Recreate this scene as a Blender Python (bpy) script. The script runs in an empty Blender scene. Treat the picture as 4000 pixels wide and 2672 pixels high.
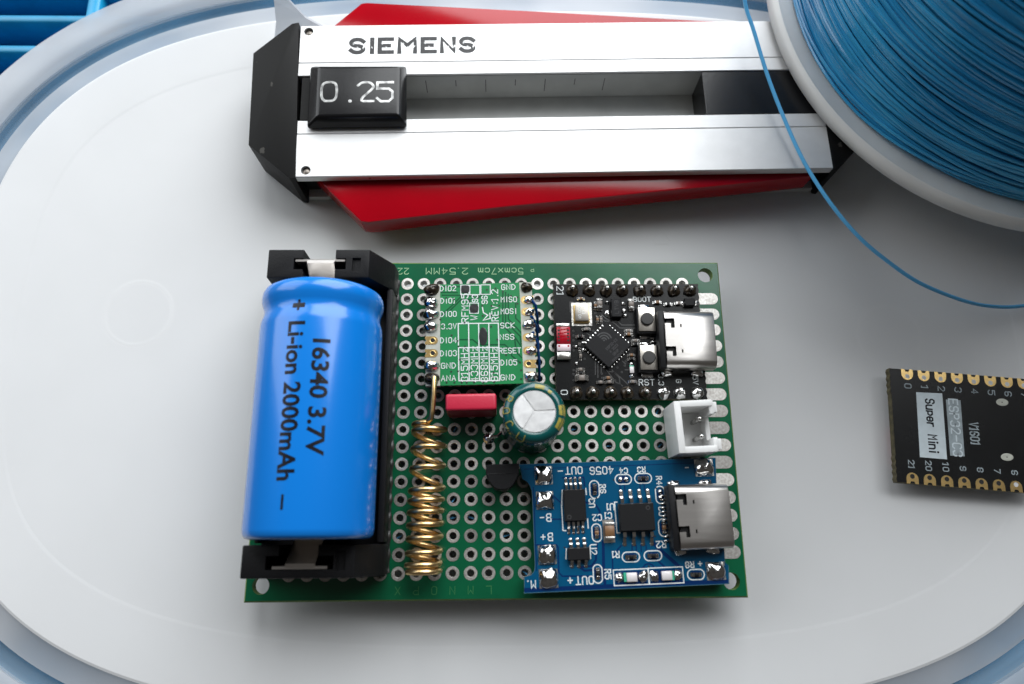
import bpy, bmesh, math, random
from mathutils import Vector, Matrix, noise

random.seed(7)
S = 0.001            # everything below is given in millimetres
ZB = 6.0             # height of the circuit board's top face above the lid (z = 0 below means that face)
SC = bpy.context.scene
COL = SC.collection

# ------------------------------------------------------------------ camera, world, light, exposure
cam_d = bpy.data.cameras.new('camera'); cam = bpy.data.objects.new('camera', cam_d); COL.objects.link(cam)
cam_d.sensor_fit = 'HORIZONTAL'; cam_d.sensor_width = 36; cam_d.lens = 25.024
cam_d.clip_start = 0.002; cam_d.clip_end = 20
cam.matrix_world = Matrix(((0.99979251, 0.00301613, -0.02014557, 0.0946 * S),
                           (-0.00827892, 0.96377846, -0.26657558, -16.989 * S),
                           (0.01861184, 0.26668706, 0.96360345, (105.206 + ZB) * S),
                           (0, 0, 0, 1)))
cam_d.dof.use_dof = True; cam_d.dof.focus_distance = 0.110; cam_d.dof.aperture_fstop = 20
SC.camera = cam

world = bpy.data.worlds.new('World'); SC.world = world; world.use_nodes = True
bgn = world.node_tree.nodes['Background']
bgn.inputs[0].default_value = (1.0, 0.94, 0.88, 1); bgn.inputs[1].default_value = 0.065

def area(name, loc, target, sx, sy, power, color):
    d = bpy.data.lights.new(name, 'AREA'); d.shape = 'RECTANGLE'; d.size = sx; d.size_y = sy
    d.energy = power; d.color = color
    o = bpy.data.objects.new(name, d); COL.objects.link(o); o.location = loc
    o.rotation_euler = (Vector(target) - Vector(loc)).to_track_quat('-Z', 'Y').to_euler()
    return o
area('window_light', (0.34, 0.76, 0.57), (0.0, 0.0, 0.0), 1.0, 1.15, 23.5, (0.95, 0.98, 1.0))
area('window_light_far', (-0.80, 0.62, 0.56), (0.0, 0.0, 0.0), 1.0, 0.9, 9.0, (0.93, 0.97, 1.0))

SC.view_settings.view_transform = 'Standard'; SC.view_settings.look = 'None'
SC.view_settings.exposure = 0.0; SC.view_settings.gamma = 1.0
SC.cycles.max_bounces = 8; SC.cycles.transparent_max_bounces = 12
SC.cycles.use_denoising = True
try: SC.cycles.caustics_reflective = False; SC.cycles.caustics_refractive = False
except Exception: pass

# ------------------------------------------------------------------ materials
def mat(name, col, rough=0.5, metal=0.0, spec=0.5, var=0.0, vscale=600, col2=None, bump=0.0, bscale=2500,
        stretch=(1, 1, 1), coat=0.0, rvar=0.0, spots=None, trans=None, thr=(0.35, 0.65), detail=4, sss=0.0, lucent=0.0, tvar=0.0):
    m = bpy.data.materials.new(name); m.use_nodes = True
    nt = m.node_tree; b = nt.nodes['Principled BSDF']
    b.inputs['Base Color'].default_value = (*col, 1); b.inputs['Roughness'].default_value = rough
    b.inputs['Metallic'].default_value = metal; b.inputs['Specular IOR Level'].default_value = spec
    if coat: b.inputs['Coat Weight'].default_value = coat; b.inputs['Coat Roughness'].default_value = 0.08
    if sss:
        b.inputs['Subsurface Weight'].default_value = sss
        b.inputs['Subsurface Radius'].default_value = (0.002, 0.002, 0.002)
        b.inputs['Subsurface Scale'].default_value = 1.0
    tc = nt.nodes.new('ShaderNodeTexCoord'); mp = nt.nodes.new('ShaderNodeMapping')
    mp.inputs['Scale'].default_value = stretch
    nt.links.new(tc.outputs['Object'], mp.inputs['Vector'])
    def nz(scale, det=4):
        n = nt.nodes.new('ShaderNodeTexNoise'); n.inputs['Scale'].default_value = scale
        n.inputs['Detail'].default_value = det; nt.links.new(mp.outputs[0], n.inputs['Vector']); return n
    def ramp(src, lo, hi):
        r = nt.nodes.new('ShaderNodeMapRange'); r.inputs[1].default_value = lo; r.inputs[2].default_value = hi
        nt.links.new(src, r.inputs[0]); return r
    if col2 is None and var: col2 = tuple(c * (1 - var) for c in col)
    colout = None
    if col2 is not None:
        n = nz(vscale, detail); r = ramp(n.outputs[0], *thr)
        mx = nt.nodes.new('ShaderNodeMix'); mx.data_type = 'RGBA'
        mx.inputs[6].default_value = (*col, 1); mx.inputs[7].default_value = (*col2, 1)
        nt.links.new(r.outputs[0], mx.inputs[0]); colout = mx.outputs[2]
    if spots:                                           # small scattered marks: (colour, scale, threshold)
        n = nz(spots[1], 3); r = ramp(n.outputs[0], spots[2], spots[2] + 0.03)
        mx = nt.nodes.new('ShaderNodeMix'); mx.data_type = 'RGBA'
        if colout: nt.links.new(colout, mx.inputs[6])
        else: mx.inputs[6].default_value = (*col, 1)
        mx.inputs[7].default_value = (*spots[0], 1); nt.links.new(r.outputs[0], mx.inputs[0]); colout = mx.outputs[2]
    if colout: nt.links.new(colout, b.inputs['Base Color'])
    if rvar:
        n = nz(vscale * 0.7); r = ramp(n.outputs[0], 0.3, 0.7); r.inputs[3].default_value = rough
        r.inputs[4].default_value = min(1, rough + rvar); nt.links.new(r.outputs[0], b.inputs['Roughness'])
    if bump:
        n = nz(bscale, 3); bp = nt.nodes.new('ShaderNodeBump'); bp.inputs['Strength'].default_value = bump
        bp.inputs['Distance'].default_value = 0.0001; nt.links.new(n.outputs[0], bp.inputs['Height'])
        nt.links.new(bp.outputs[0], b.inputs['Normal'])
    top = b
    if lucent:                                          # light soaking through thin plastic
        out = nt.nodes['Material Output']; tl = nt.nodes.new('ShaderNodeBsdfTranslucent'); tl.inputs[0].default_value = (*col, 1)
        ml = nt.nodes.new('ShaderNodeMixShader'); ml.inputs[0].default_value = lucent
        nt.links.new(b.outputs[0], ml.inputs[1]); nt.links.new(tl.outputs[0], ml.inputs[2])
        nt.links.new(ml.outputs[0], out.inputs['Surface']); top = ml
    if trans is not None:                               # part of the light passes straight through
        out = nt.nodes['Material Output']; tr = nt.nodes.new('ShaderNodeBsdfTransparent')
        ms = nt.nodes.new('ShaderNodeMixShader'); ms.inputs[0].default_value = trans
        tr.inputs[0].default_value = (0.95, 0.98, 1.0, 1)
        nt.links.new(top.outputs[0], ms.inputs[1]); nt.links.new(tr.outputs[0], ms.inputs[2])
        if tvar:
            n = nz(vscale, 2); r = ramp(n.outputs[0], 0.35, 0.65); r.inputs[3].default_value = trans - tvar; r.inputs[4].default_value = trans + tvar
            nt.links.new(r.outputs[0], ms.inputs[0])
        nt.links.new(ms.outputs[0], out.inputs['Surface'])
    return m

def worn_print(name, col, scale, lo):                   # printed ink with chipped places
    m = mat(name, col, 0.5); nt = m.node_tree; out = nt.nodes['Material Output']
    tc = nt.nodes.new('ShaderNodeTexCoord'); n = nt.nodes.new('ShaderNodeTexNoise'); n.inputs['Scale'].default_value = scale
    n.inputs['Detail'].default_value = 5; nt.links.new(tc.outputs['Object'], n.inputs['Vector'])
    r = nt.nodes.new('ShaderNodeMapRange'); r.inputs[1].default_value = lo; r.inputs[2].default_value = lo + 0.05
    nt.links.new(n.outputs[0], r.inputs[0])
    tr = nt.nodes.new('ShaderNodeBsdfTransparent'); ms = nt.nodes.new('ShaderNodeMixShader')
    nt.links.new(r.outputs[0], ms.inputs[0]); nt.links.new(nt.nodes['Principled BSDF'].outputs[0], ms.inputs[1])
    nt.links.new(tr.outputs[0], ms.inputs[2]); nt.links.new(ms.outputs[0], out.inputs['Surface'])
    return m

M = dict(
    lid=mat('lid_plastic', (0.84, 0.845, 0.85), 0.38, var=0.03, vscale=60, bump=0.03, bscale=900, lucent=0.30),
    rim=mat('lid_rim_plastic', (0.68, 0.70, 0.73), 0.3, trans=0.36, tvar=0.22, vscale=38, lucent=0.4),
    groove=mat('lid_groove_plastic', (0.52, 0.60, 0.66), 0.3, trans=0.66, lucent=0.4),
    crate=mat('crate_plastic', (0.006, 0.30, 0.56), 0.4, var=0.15, vscale=200),
    table=mat('table_wood', (0.10, 0.06, 0.045), 0.5, var=0.4, vscale=40),
    mask=mat('green_solder_mask', (0.003, 0.110, 0.046), 0.2, var=0.22, vscale=130, bump=0.05, bscale=500),
    fr4=mat('board_edge', (0.14, 0.24, 0.04), 0.6, var=0.3, vscale=900),
    pad=mat('tinned_pad', (0.66, 0.65, 0.62), 0.36, 0.9, col2=(0.46, 0.43, 0.40), vscale=2600, bump=0.12, bscale=4000, rvar=0.14),
    silk=mat('pale_silkscreen', (0.30, 0.50, 0.28), 0.6),
    silkdim=mat('dim_silkscreen', (0.03, 0.17, 0.05), 0.5),
    white=mat('white_silkscreen', (0.74, 0.78, 0.78), 0.6, var=0.12, vscale=4000),
    rmask=mat('radio_solder_mask', (0.022, 0.235, 0.078), 0.22, var=0.12, vscale=200),
    rdark=mat('radio_trace', (0.004, 0.085, 0.03), 0.25),
    strip=mat('bare_laminate', (0.52, 0.53, 0.46), 0.5, var=0.2, vscale=900),
    ink=mat('marker_ink', (0.010, 0.011, 0.012), 0.32, bump=0.2, bscale=1500),
    via=mat('via_hole', (0.004, 0.02, 0.010), 0.4),
    gold=mat('gold_pad', (0.88, 0.62, 0.26), 0.28, 1.0, var=0.15, vscale=2000),
    solder=mat('solder', (0.74, 0.73, 0.72), 0.10, 1.0, var=0.25, vscale=1800, bump=0.35, bscale=1300),
    flux=mat('flux_coated_solder', (0.014, 0.011, 0.009), 0.06, 0.3, col2=(0.07, 0.05, 0.03), vscale=1500, bump=0.5, bscale=1500),
    bmask=mat('blue_solder_mask', (0.001, 0.078, 0.175), 0.2, var=0.12, vscale=160, bump=0.04, bscale=500),
    bdark=mat('blue_trace', (0.001, 0.022, 0.10), 0.22),
    bedge=mat('blue_board_edge', (0.07, 0.15, 0.18), 0.6),
    kmask=mat('black_solder_mask', (0.009, 0.0095, 0.010), 0.26, spec=0.3, var=0.3, vscale=200, bump=0.06, bscale=900),
    ktrace=mat('black_trace', (0.05, 0.05, 0.05), 0.3),
    kedge=mat('black_board_edge', (0.09, 0.075, 0.03), 0.6, var=0.6, vscale=1500),
    epoxy=mat('chip_epoxy', (0.009, 0.009, 0.010), 0.5, spec=0.2, bump=0.10, bscale=6000),
    mark=mat('chip_marking', (0.035, 0.035, 0.037), 0.45),
    steel=mat('nickel_shell', (0.74, 0.71, 0.68), 0.29, 1.0, var=0.12, vscale=300, bump=0.05, bscale=900, stretch=(0.25, 3, 1)),
    leg=mat('tinned_lead', (0.75, 0.74, 0.72), 0.16, 1.0, var=0.3, vscale=1500, bump=0.15, bscale=2500),
    black=mat('black_plastic', (0.007, 0.007, 0.008), 0.42, spec=0.25, bump=0.12, bscale=3500),
    holder=mat('holder_plastic', (0.006, 0.006, 0.007), 0.5, spec=0.2, bump=0.35, bscale=4000),
    tape=mat('black_film', (0.010, 0.011, 0.011), 0.38, bump=0.3, bscale=3000, col2=(0.035, 0.036, 0.033), vscale=900),
    wrap=mat('blue_wrap', (0.004, 0.185, 0.64), 0.21, bump=0.05, bscale=160, coat=0.15),
    print=mat('black_print', (0.004, 0.005, 0.010), 0.35, spec=0.25),
    brass=mat('coil_brass', (0.88, 0.64, 0.32), 0.30, 1.0, col2=(0.76, 0.50, 0.22), vscale=150, bump=0.05, bscale=1800),
    redbox=mat('red_film_capacitor', (0.52, 0.018, 0.050), 0.36, bump=0.2, bscale=3500),
    sleeve=mat('green_sleeve', (0.002, 0.075, 0.072), 0.2, var=0.15, vscale=200, coat=0.3),
    goldprint=mat('gold_print', (0.42, 0.33, 0.045), 0.4, col2=(0.20, 0.20, 0.05), vscale=2500),
    can=mat('aluminium_can', (0.86, 0.86, 0.86), 0.42, 0.9, var=0.18, vscale=700, bump=0.12, bscale=1500),
    nylon=mat('white_nylon', (0.78, 0.78, 0.77), 0.32, sss=0.25),
    redant=mat('red_ceramic', (0.40, 0.010, 0.025), 0.25, var=0.25, vscale=1500),
    pink=mat('pale_ceramic', (0.72, 0.60, 0.64), 0.35),
    silver=mat('silver_end', (0.80, 0.78, 0.74), 0.3, 1.0, var=0.25, vscale=1500, bump=0.3, bscale=2500),
    xtal=mat('crystal_lid', (0.40, 0.37, 0.33), 0.4, 1.0, var=0.1, vscale=600),
    btn=mat('button_plate', (0.62, 0.58, 0.52), 0.32, 1.0, var=0.2, vscale=900),
    rubber=mat('button_cap', (0.030, 0.029, 0.028), 0.55, bump=0.2, bscale=4000),
    tan=mat('ceramic_capacitor', (0.21, 0.11, 0.05), 0.4),
    greyc=mat('grey_capacitor', (0.20, 0.17, 0.15), 0.4),
    resin=mat('led_resin', (0.74, 0.70, 0.70), 0.25),
    ledgreen=mat('led_base', (0.05, 0.45, 0.28), 0.4),
    wire=mat('blue_wire', (0.12, 0.48, 0.85), 0.28),
    wirenavy=mat('navy_wire', (0.004, 0.06, 0.24), 0.3),
    coilblue=mat('spool_wire', (0.06, 0.45, 0.76), 0.22, col2=(0.02, 0.27, 0.55), vscale=60, coat=0.3),
    spool=mat('spool_plastic', (0.87, 0.86, 0.83), 0.4, var=0.1, vscale=100, spots=((0.42, 0.37, 0.24), 60, 0.70)),
    alu=mat('anodised_aluminium', (0.76, 0.76, 0.76), 0.58, 0.7, var=0.04, vscale=500, bump=0.05, bscale=1500,
            spots=((0.40, 0.37, 0.33), 420, 0.745)),
    ablack=mat('tool_black_plastic', (0.006, 0.006, 0.006), 0.5, spec=0.15, bump=0.10, bscale=1500, spots=((0.06, 0.058, 0.053), 420, 0.685)),
    slider=mat('slider_plastic', (0.008, 0.008, 0.009), 0.24, spec=0.35, bump=0.07, bscale=1200),
    slotfloor=mat('slot_plastic', (0.62, 0.63, 0.61), 0.4, var=0.12, vscale=200),
    wing=mat('red_plastic', (0.38, 0.001, 0.008), 0.14, spec=0.3, bump=0.03, bscale=600, var=0.12, vscale=90),
    tick=mat('tick_mark', (0.06, 0.06, 0.06), 0.6),
    screw=mat('screw_head', (0.30, 0.27, 0.24), 0.4, 1.0, var=0.4, vscale=1500),
    hole=mat('dark_hole', (0.008, 0.008, 0.008), 0.7),
    siem=worn_print('worn_black_print', (0.018, 0.018, 0.02), 1300, 0.60),
    digit_glint=mat('digit_highlight', (0.55, 0.55, 0.54), 0.25, 0.6, col2=(0.14, 0.14, 0.14), vscale=900),  # pale grey paints the glint on the engraved edges; strokes are flat
    label=mat('pale_label_print', (0.60, 0.68, 0.72), 0.5, var=0.1, vscale=800),
    greylabel=mat('grey_label_print', (0.34, 0.40, 0.43), 0.5, var=0.3, vscale=800),
)

nt_ = M['pad'].node_tree; oi_ = nt_.nodes.new('ShaderNodeObjectInfo'); hv_ = nt_.nodes.new('ShaderNodeHueSaturation')
mr_ = nt_.nodes.new('ShaderNodeMapRange'); mr_.inputs[3].default_value = 0.62; mr_.inputs[4].default_value = 1.25
nt_.links.new(oi_.outputs['Random'], mr_.inputs[0]); nt_.links.new(mr_.outputs[0], hv_.inputs['Value'])
pb_ = nt_.nodes['Principled BSDF']; nt_.links.new(pb_.inputs['Base Color'].links[0].from_socket, hv_.inputs['Color']); nt_.links.new(hv_.outputs[0], pb_.inputs['Base Color'])

# ------------------------------------------------------------------ mesh helpers (mm in, metres out)
def W(p): return Vector((p[0] * S, p[1] * S, (p[2] + ZB) * S))

class MB:
    def __init__(s): s.v = []; s.f = []
    def add(s, vs, fs):
        o = len(s.v); s.v += [tuple(v) for v in vs]; s.f += [tuple(i + o for i in f) for f in fs]
    def prism(s, pts, z0, z1, bottom=True):
        n = len(pts)
        ar = sum(pts[i][0] * pts[(i + 1) % n][1] - pts[(i + 1) % n][0] * pts[i][1] for i in range(n))
        if ar < 0: pts = pts[::-1]
        vs = [(x, y, z0) for x, y in pts] + [(x, y, z1) for x, y in pts]
        fs = [tuple(range(n, 2 * n))] + [(i, (i + 1) % n, n + (i + 1) % n, n + i) for i in range(n)]
        if bottom: fs.append(tuple(range(n - 1, -1, -1)))
        s.add(vs, fs)
    def box(s, cx, cy, z0, sx, sy, sz, a=0):
        c, q = math.cos(math.radians(a)), math.sin(math.radians(a))
        s.prism([(cx + u * c - v * q, cy + u * q + v * c) for u, v in
                 ((-sx / 2, -sy / 2), (sx / 2, -sy / 2), (sx / 2, sy / 2), (-sx / 2, sy / 2))], z0, z0 + sz)
    def tube(s, path, r, n=10, cap=True, closed=False):
        path = [Vector(p) for p in path]; m = len(path)
        rr = r if isinstance(r, (list, tuple)) else [r] * m
        up = None; rings = []
        for i in range(m):
            t = (path[min(i + 1, m - 1)] - path[max(i - 1, 0)]) if not closed else (path[(i + 1) % m] - path[i - 1])
            t.normalize()
            if up is None:
                up = Vector((0, 0, 1)) if abs(t.z) < 0.9 else Vector((1, 0, 0))
            up = (up - t * up.dot(t)).normalized(); sd = t.cross(up)
            rings.append([path[i] + (up * math.cos(k * 2 * math.pi / n) + sd * math.sin(k * 2 * math.pi / n)) * rr[i] for k in range(n)])
        vs = [p for rg in rings for p in rg]; fs = []
        for i in range(m if closed else m - 1):
            j = (i + 1) % m
            for k in range(n):
                fs.append((i * n + k, j * n + k, j * n + (k + 1) % n, i * n + (k + 1) % n))
        if cap and not closed:
            fs += [tuple(range(n)), tuple(range(m * n - 1, (m - 1) * n - 1, -1))]
        s.add(vs, fs)
    def lathe(s, prof, cx, cy, n=48, a0=0, a1=360):
        full = abs(a1 - a0) >= 360; k = n if full else n + 1
        vs = []; fs = []
        for i in range(k):
            t = math.radians(a0 + (a1 - a0) * i / n)
            vs += [(cx + r * math.cos(t), cy + r * math.sin(t), z) for r, z in prof]
        m = len(prof)
        for i in range(n):
            j = (i + 1) % k
            for q in range(m - 1):
                fs.append((i * m + q, j * m + q, j * m + q + 1, i * m + q + 1))
        s.add(vs, fs)
    def disc(s, cx, cy, z, r, n=16, ry=None):
        ry = ry or r
        s.add([(cx + r * math.cos(2 * math.pi * i / n), cy + ry * math.sin(2 * math.pi * i / n), z) for i in range(n)], [tuple(range(n))])
    def ribbon(s, pl, w, z):
        pts = [Vector(p[:2]) for p in pl]
        if len(pts) == 2 and (pts[0] - pts[1]).length < 1e-6:
            x, y = pts[0]; s.disc(x, y, z, w * 0.75, 8); return
        closed = (pts[0] - pts[-1]).length < 1e-6
        if closed: pts = pts[:-1]
        n = len(pts); L = []; R = []
        for i in range(n):
            a = pts[i - 1] if (i or closed) else None; b = pts[(i + 1) % n] if (i < n - 1 or closed) else None
            p = pts[i].copy()
            d0 = (p - a).normalized() if a is not None else None; d1 = (b - p).normalized() if b is not None else None
            if d0 is None: p = p - d1 * w * 0.5; nn = Vector((-d1.y, d1.x)); k = 1
            elif d1 is None: p = p + d0 * w * 0.5; nn = Vector((-d0.y, d0.x)); k = 1
            else:
                nn = Vector((-d0.y - d1.y, d0.x + d1.x))
                if nn.length < 1e-4: nn = Vector((-d0.y, d0.x)); k = 1
                else:
                    nn.normalize(); k = min(1.6, 1 / max(0.3, nn.dot(Vector((-d0.y, d0.x)))))
            L.append(p + nn * w / 2 * k); R.append(p - nn * w / 2 * k)
        vs = []
        for l, r in zip(L, R): vs += [(l.x, l.y, z), (r.x, r.y, z)]
        fs = [(2 * i, 2 * i + 1, 2 * ((i + 1) % n) + 1, 2 * ((i + 1) % n)) for i in range(n if closed else n - 1)]
        s.add(vs, fs)
    def build(s, name, m, parent=None, smooth=False, loc=None, bevel=0, seg=2, angle=35):
        if loc is None:
            xs = [v[0] for v in s.v]; ys = [v[1] for v in s.v]; zs = [v[2] for v in s.v]
            loc = ((min(xs) + max(xs)) / 2, (min(ys) + max(ys)) / 2, min(zs))
        me = bpy.data.meshes.new(name)
        me.from_pydata([((x - loc[0]) * S, (y - loc[1]) * S, (z - loc[2]) * S) for x, y, z in s.v], [], s.f)
        bm = bmesh.new(); bm.from_mesh(me)
        if bevel:
            ed = [e for e in bm.edges if len(e.link_faces) == 2 and e.calc_face_angle(0) > 0.6]
            bmesh.ops.bevel(bm, geom=ed, offset=bevel * S, segments=seg, profile=0.6, affect='EDGES', clamp_overlap=True)
        bm.normal_update(); bm.to_mesh(me); bm.free()
        return place(name, me, m, parent, loc, smooth, angle)

def place(name, me, m, parent, loc, smooth=False, angle=35, rotz=0):
    if m is not None:
        if isinstance(m, str): m = M[m]
        if not me.materials: me.materials.append(m)
    if smooth:
        for p in me.polygons: p.use_smooth = True
        try: me.set_sharp_from_angle(angle=math.radians(angle))
        except Exception: pass
    o = bpy.data.objects.new(name, me); COL.objects.link(o)
    o.location = W(loc)
    if rotz: o.rotation_euler[2] = math.radians(rotz)
    if parent is not None:
        o.parent = parent; o.location = W(loc) - WORLD[parent.name]
    WORLD[o.name] = W(loc)
    return o
WORLD = {}
def copy_at(src, parent, loc, rotz=0, scale=None):
    c = src.copy(); COL.objects.link(c); c.parent = parent
    c.location = W(loc) - (WORLD[parent.name] if parent else Vector((0, 0, 0)))
    c.rotation_euler = (0, 0, math.radians(rotz))
    if scale: c.scale = scale
    WORLD[c.name] = W(loc); return c
def thing(name, label, cat, loc, group=None):
    o = bpy.data.objects.new(name, None); COL.objects.link(o); o.location = W(loc); o.empty_display_size = 0.005
    o['label'] = label; o['category'] = cat
    if group: o['group'] = group
    WORLD[o.name] = W(loc); return o
def boxp(name, cx, cy, z0, sx, sy, sz, m, parent, a=0, bevel=0.0, seg=2, smooth=False):
    b = MB(); b.box(cx, cy, z0, sx, sy, sz, a); return b.build(name, m, parent, smooth or bevel > 0, (cx, cy, z0), bevel, seg, 50)
def boolean(o, cutters):
    for c in cutters:
        md = o.modifiers.new('cut', 'BOOLEAN'); md.operation = 'DIFFERENCE'; md.object = c; md.solver = 'EXACT'
    dg = bpy.context.evaluated_depsgraph_get(); dg.update()
    me = bpy.data.meshes.new_from_object(o.evaluated_get(dg)); o.modifiers.clear()
    mm = list(o.data.materials); o.data = me; me.materials.clear()
    for m_ in mm: me.materials.append(m_)
    for p in me.polygons: p.material_index = 0
    try: me.set_sharp_from_angle(angle=math.radians(40))
    except Exception: pass
    for c in cutters: bpy.data.objects.remove(c, do_unlink=True)

# single-stroke lettering on a 4 x 6 grid
G = {'0': '100105163645413010', '1': '05262010', '2': '051636454400 40', '3': '0516364544332333 42413010 01', '4': '3036024 2',
     '5': '460604344341301001', '6': '453616050110304142331302', '7': '064610', '8': '130405163645443313020110304142 33',
     '9': '4433130405163645413010 01', 'A': '002640;1232', 'B': '00063645443303;3342413000', 'C': '4536160501103041',
     'D': '00062644422000', 'E': '40000646;0333', 'F': '000646;0333', 'G': '45361605011030414323', 'H': '0006;4046;0343',
     'I': '2026', 'K': '0006;460340', 'L': '060040', 'M': '0006234640', 'N': '00064046', 'O': '100105163645413010',
     'P': '00063645443303', 'R': '00063645443303;2340', 'S': '453616050413334241301001', 'T': '0646;2620', 'U': '060110304146',
     'V': '062046', 'W': '0610233046', 'X': '0046;0640', 'Y': '062346;2320', 'Z': '06460040', 'z': '04440040', 'c': '4334140301103041',
     'm': '0004;03142320;23344340', 'x': '0044;0440', 'i': '2024;2626', 'n': '0004;03143443 40', 'u': '0401103041;4440',
     'p': '00043443423101', 'e': '0242433414030110 3041', 'r': '0004;021434', '-': '0343', '+': '0343;2125', '.': '2020',
     ':': '2121;2424', '/': '0046', ' ': ''}
def strokes(text):
    out = []; x = 0
    for ch in text:
        g = G[ch]; adv = 6.0
        if ch in '.:i': adv = 3.4; off = -0.9
        elif ch in 'I1': adv = 4.6; off = -0.5
        else: off = 0
        for pl in g.split(';'):
            q = pl.replace(' ', '')
            if len(q) >= 4: out.append([(x + off + int(q[i]), int(q[i + 1])) for i in range(0, len(q), 2)])
        x += adv
    return out, x - 2.0
def lettering(text, x, y, z, h, ang, m, parent, w=0.14, sx=1.0, name='lettering'):
    st, width = strokes(text); k = h / 6; a = math.radians(ang); c, s_ = math.cos(a), math.sin(a); b = MB()
    for i, pl in enumerate(st):
        if h > 2 and ''.join(text) in '023S':           # round the corners of large figures
            for _ in range(2):
                q = [pl[0]]
                for (u0, v0), (u1, v1) in zip(pl[:-1], pl[1:]): q += [(u0 * .75 + u1 * .25, v0 * .75 + v1 * .25), (u0 * .25 + u1 * .75, v0 * .25 + v1 * .75)]
                q.append(pl[-1]); pl = q
        pts = [((u - width / 2) * k * sx, (v - 3) * k) for u, v in pl]
        b.ribbon([(x + u * c - v * s_, y + u * s_ + v * c) for u, v in pts], w, z + 0.001 * i)
    if not b.v: return None
    return b.build(name, m, parent, loc=(x, y, z))
def polyline(name, pl, w, z, m, parent):
    b = MB(); b.ribbon(pl, w, z); return b.build(name, m, parent)
def via_dots(pts, r, z, m, parent, name='via'):
    first = None
    for x, y in pts:
        if first is None:
            b = MB(); b.disc(x, y, z, r, 10); first = b.build(name, m, parent, loc=(x, y, z))
        else: copy_at(first, parent, (x, y, z))

def blob_mesh(rx, ry, h, seed, rough=0.12, n=14, k=7, power=0.8, sq=2.0):
    """a solder joint: a low uneven mound, squarer for sq > 2"""
    vs = []; fs = []; off = Vector((seed * 7.3, seed * 3.1, seed))
    for j in range(k):
        t = j / (k - 1) * math.pi / 2
        for i in range(n):
            a = 2 * math.pi * i / n
            ca, sa = math.cos(a), math.sin(a); q = (abs(ca) ** sq + abs(sa) ** sq) ** (-1 / sq)
            d = 1 + rough * noise.noise(Vector((ca * 1.5, sa * 1.5, t * 1.4)) + off) * 2
            rr = math.cos(t) ** power * (1 if j == 0 else d)
            vs.append((rx * ca * q * rr, ry * sa * q * rr, h * math.sin(t) * (1 + rough * noise.noise(Vector((ca, sa, 5)) + off))))
    for j in range(k - 1):
        for i in range(n):
            fs.append((j * n + i, j * n + (i + 1) % n, (j + 1) * n + (i + 1) % n, (j + 1) * n + i))
    fs.append(tuple(range((k - 1) * n, k * n)))
    return vs, fs
def blob(name, x, y, z, rx, ry, h, seed, m, parent, rough=0.12, sq=2.0, rot=0, power=0.8):
    vs, fs = blob_mesh(rx, ry, h, seed, rough, sq=sq, power=power)
    me = bpy.data.meshes.new(name); me.from_pydata([(a * S, b * S, c * S) for a, b, c in vs], [], fs)
    return place(name, me, m, parent, (x, y, z), True, 60, rot)

LIDZ = -ZB            # the lid's surface in this frame
# ================================================================== setting: table under everything
b = MB(); b.box(0, 0, -46, 1400, 1200, 6)
table = b.build('table', 'table', None); table['kind'] = 'structure'; table['label'] = 'dark brown table top under the blue crate'

# ================================================================== blue crate
crate = thing('plastic_crate', 'blue plastic crate with a slatted top under the white lid', 'crate', (0, 40, -40))
cz = LIDZ - 5.0
boxp('crate_floor', 0, 42, cz - 9, 270, 158, 2, 'crate', crate)
for i in range(24):
    boxp('slat', 0, 79.6 - 6.8 * 17 + i * 6.8, cz - 7, 266, 1.7, 7, 'crate', crate, bevel=0.3, seg=1)
for i in range(10):
    boxp('cross_bar', -77.6 + (i - 2) * 29.5, 42, cz - 6.95, 2.4, 156, 6.9, 'crate', crate, bevel=0.3, seg=1)
for sx in (-1, 1): boxp('crate_side', sx * 134.2, 42, -40, 2.4, 160.8, 40 + cz, 'crate', crate, bevel=0.4, seg=1)
for yy in (-37.2, 121.2): boxp('crate_side', 0, yy, -40, 266, 2.4, 40 + cz, 'crate', crate, bevel=0.4, seg=1)

# ================================================================== lid
lid = thing('box_lid', 'white translucent plastic box lid with rounded corners and raised see-through rim', 'lid', (4, 18.3, LIDZ - 9))
LN = 200
def outline(d):
    a, bb, n = 90.5, 59.5, 3.0; pts = []
    for i in range(LN):
        t = 2 * math.pi * (i + 0.5) / LN; c, s_ = math.cos(t), math.sin(t)
        x = math.copysign(abs(c) ** (2 / n), c); y = math.copysign(abs(s_) ** (2 / n), s_)
        nx, ny = abs(x) ** (n - 1) / a * math.copysign(1, x), abs(y) ** (n - 1) / bb * math.copysign(1, y); q = math.hypot(nx, ny)
        pts.append((4.0 + a * x + d * nx / q, 18.3 + bb * y + d * ny / q))
    return pts
def ring_mesh(prof, closed=True):
    b = MB(); m = len(prof); vs = []; fs = []
    for d, z in prof: vs += [(x, y, LIDZ + z) for x, y in outline(d)]
    for q in range(m if closed else m - 1):
        r = (q + 1) % m
        for i in range(LN): fs.append((q * LN + i, q * LN + (i + 1) % LN, r * LN + (i + 1) % LN, r * LN + i))
    b.add(vs, fs); return b
b = MB(); b.prism(outline(11.8), cz - 1.2, cz + 0.12); b.build('crate_deck', 'crate', crate)
b = ring_mesh([(-9.4, 0), (-9.3, 0.001), (-9.0, 0.03), (-8.8, 0.035), (-0.4, 0.035), (0, -0.12), (0, -1.3)], False)
n0 = len(b.v)
b.f.append(tuple(range(LN))); b.f.append(tuple(range(n0 - 1, n0 - LN - 1, -1)))
pan = b.build('panel', 'lid', lid, True, angle=20)
for p in pan.data.polygons:
    if len(p.vertices) > 4: p.use_smooth = False
ring_mesh([(0.01, -0.14), (0.5, -0.4), (3.7, -0.9), (3.7, -1.9), (0.01, -1.5)]).build('inner_band', 'rim', lid, True, angle=25)
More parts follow.
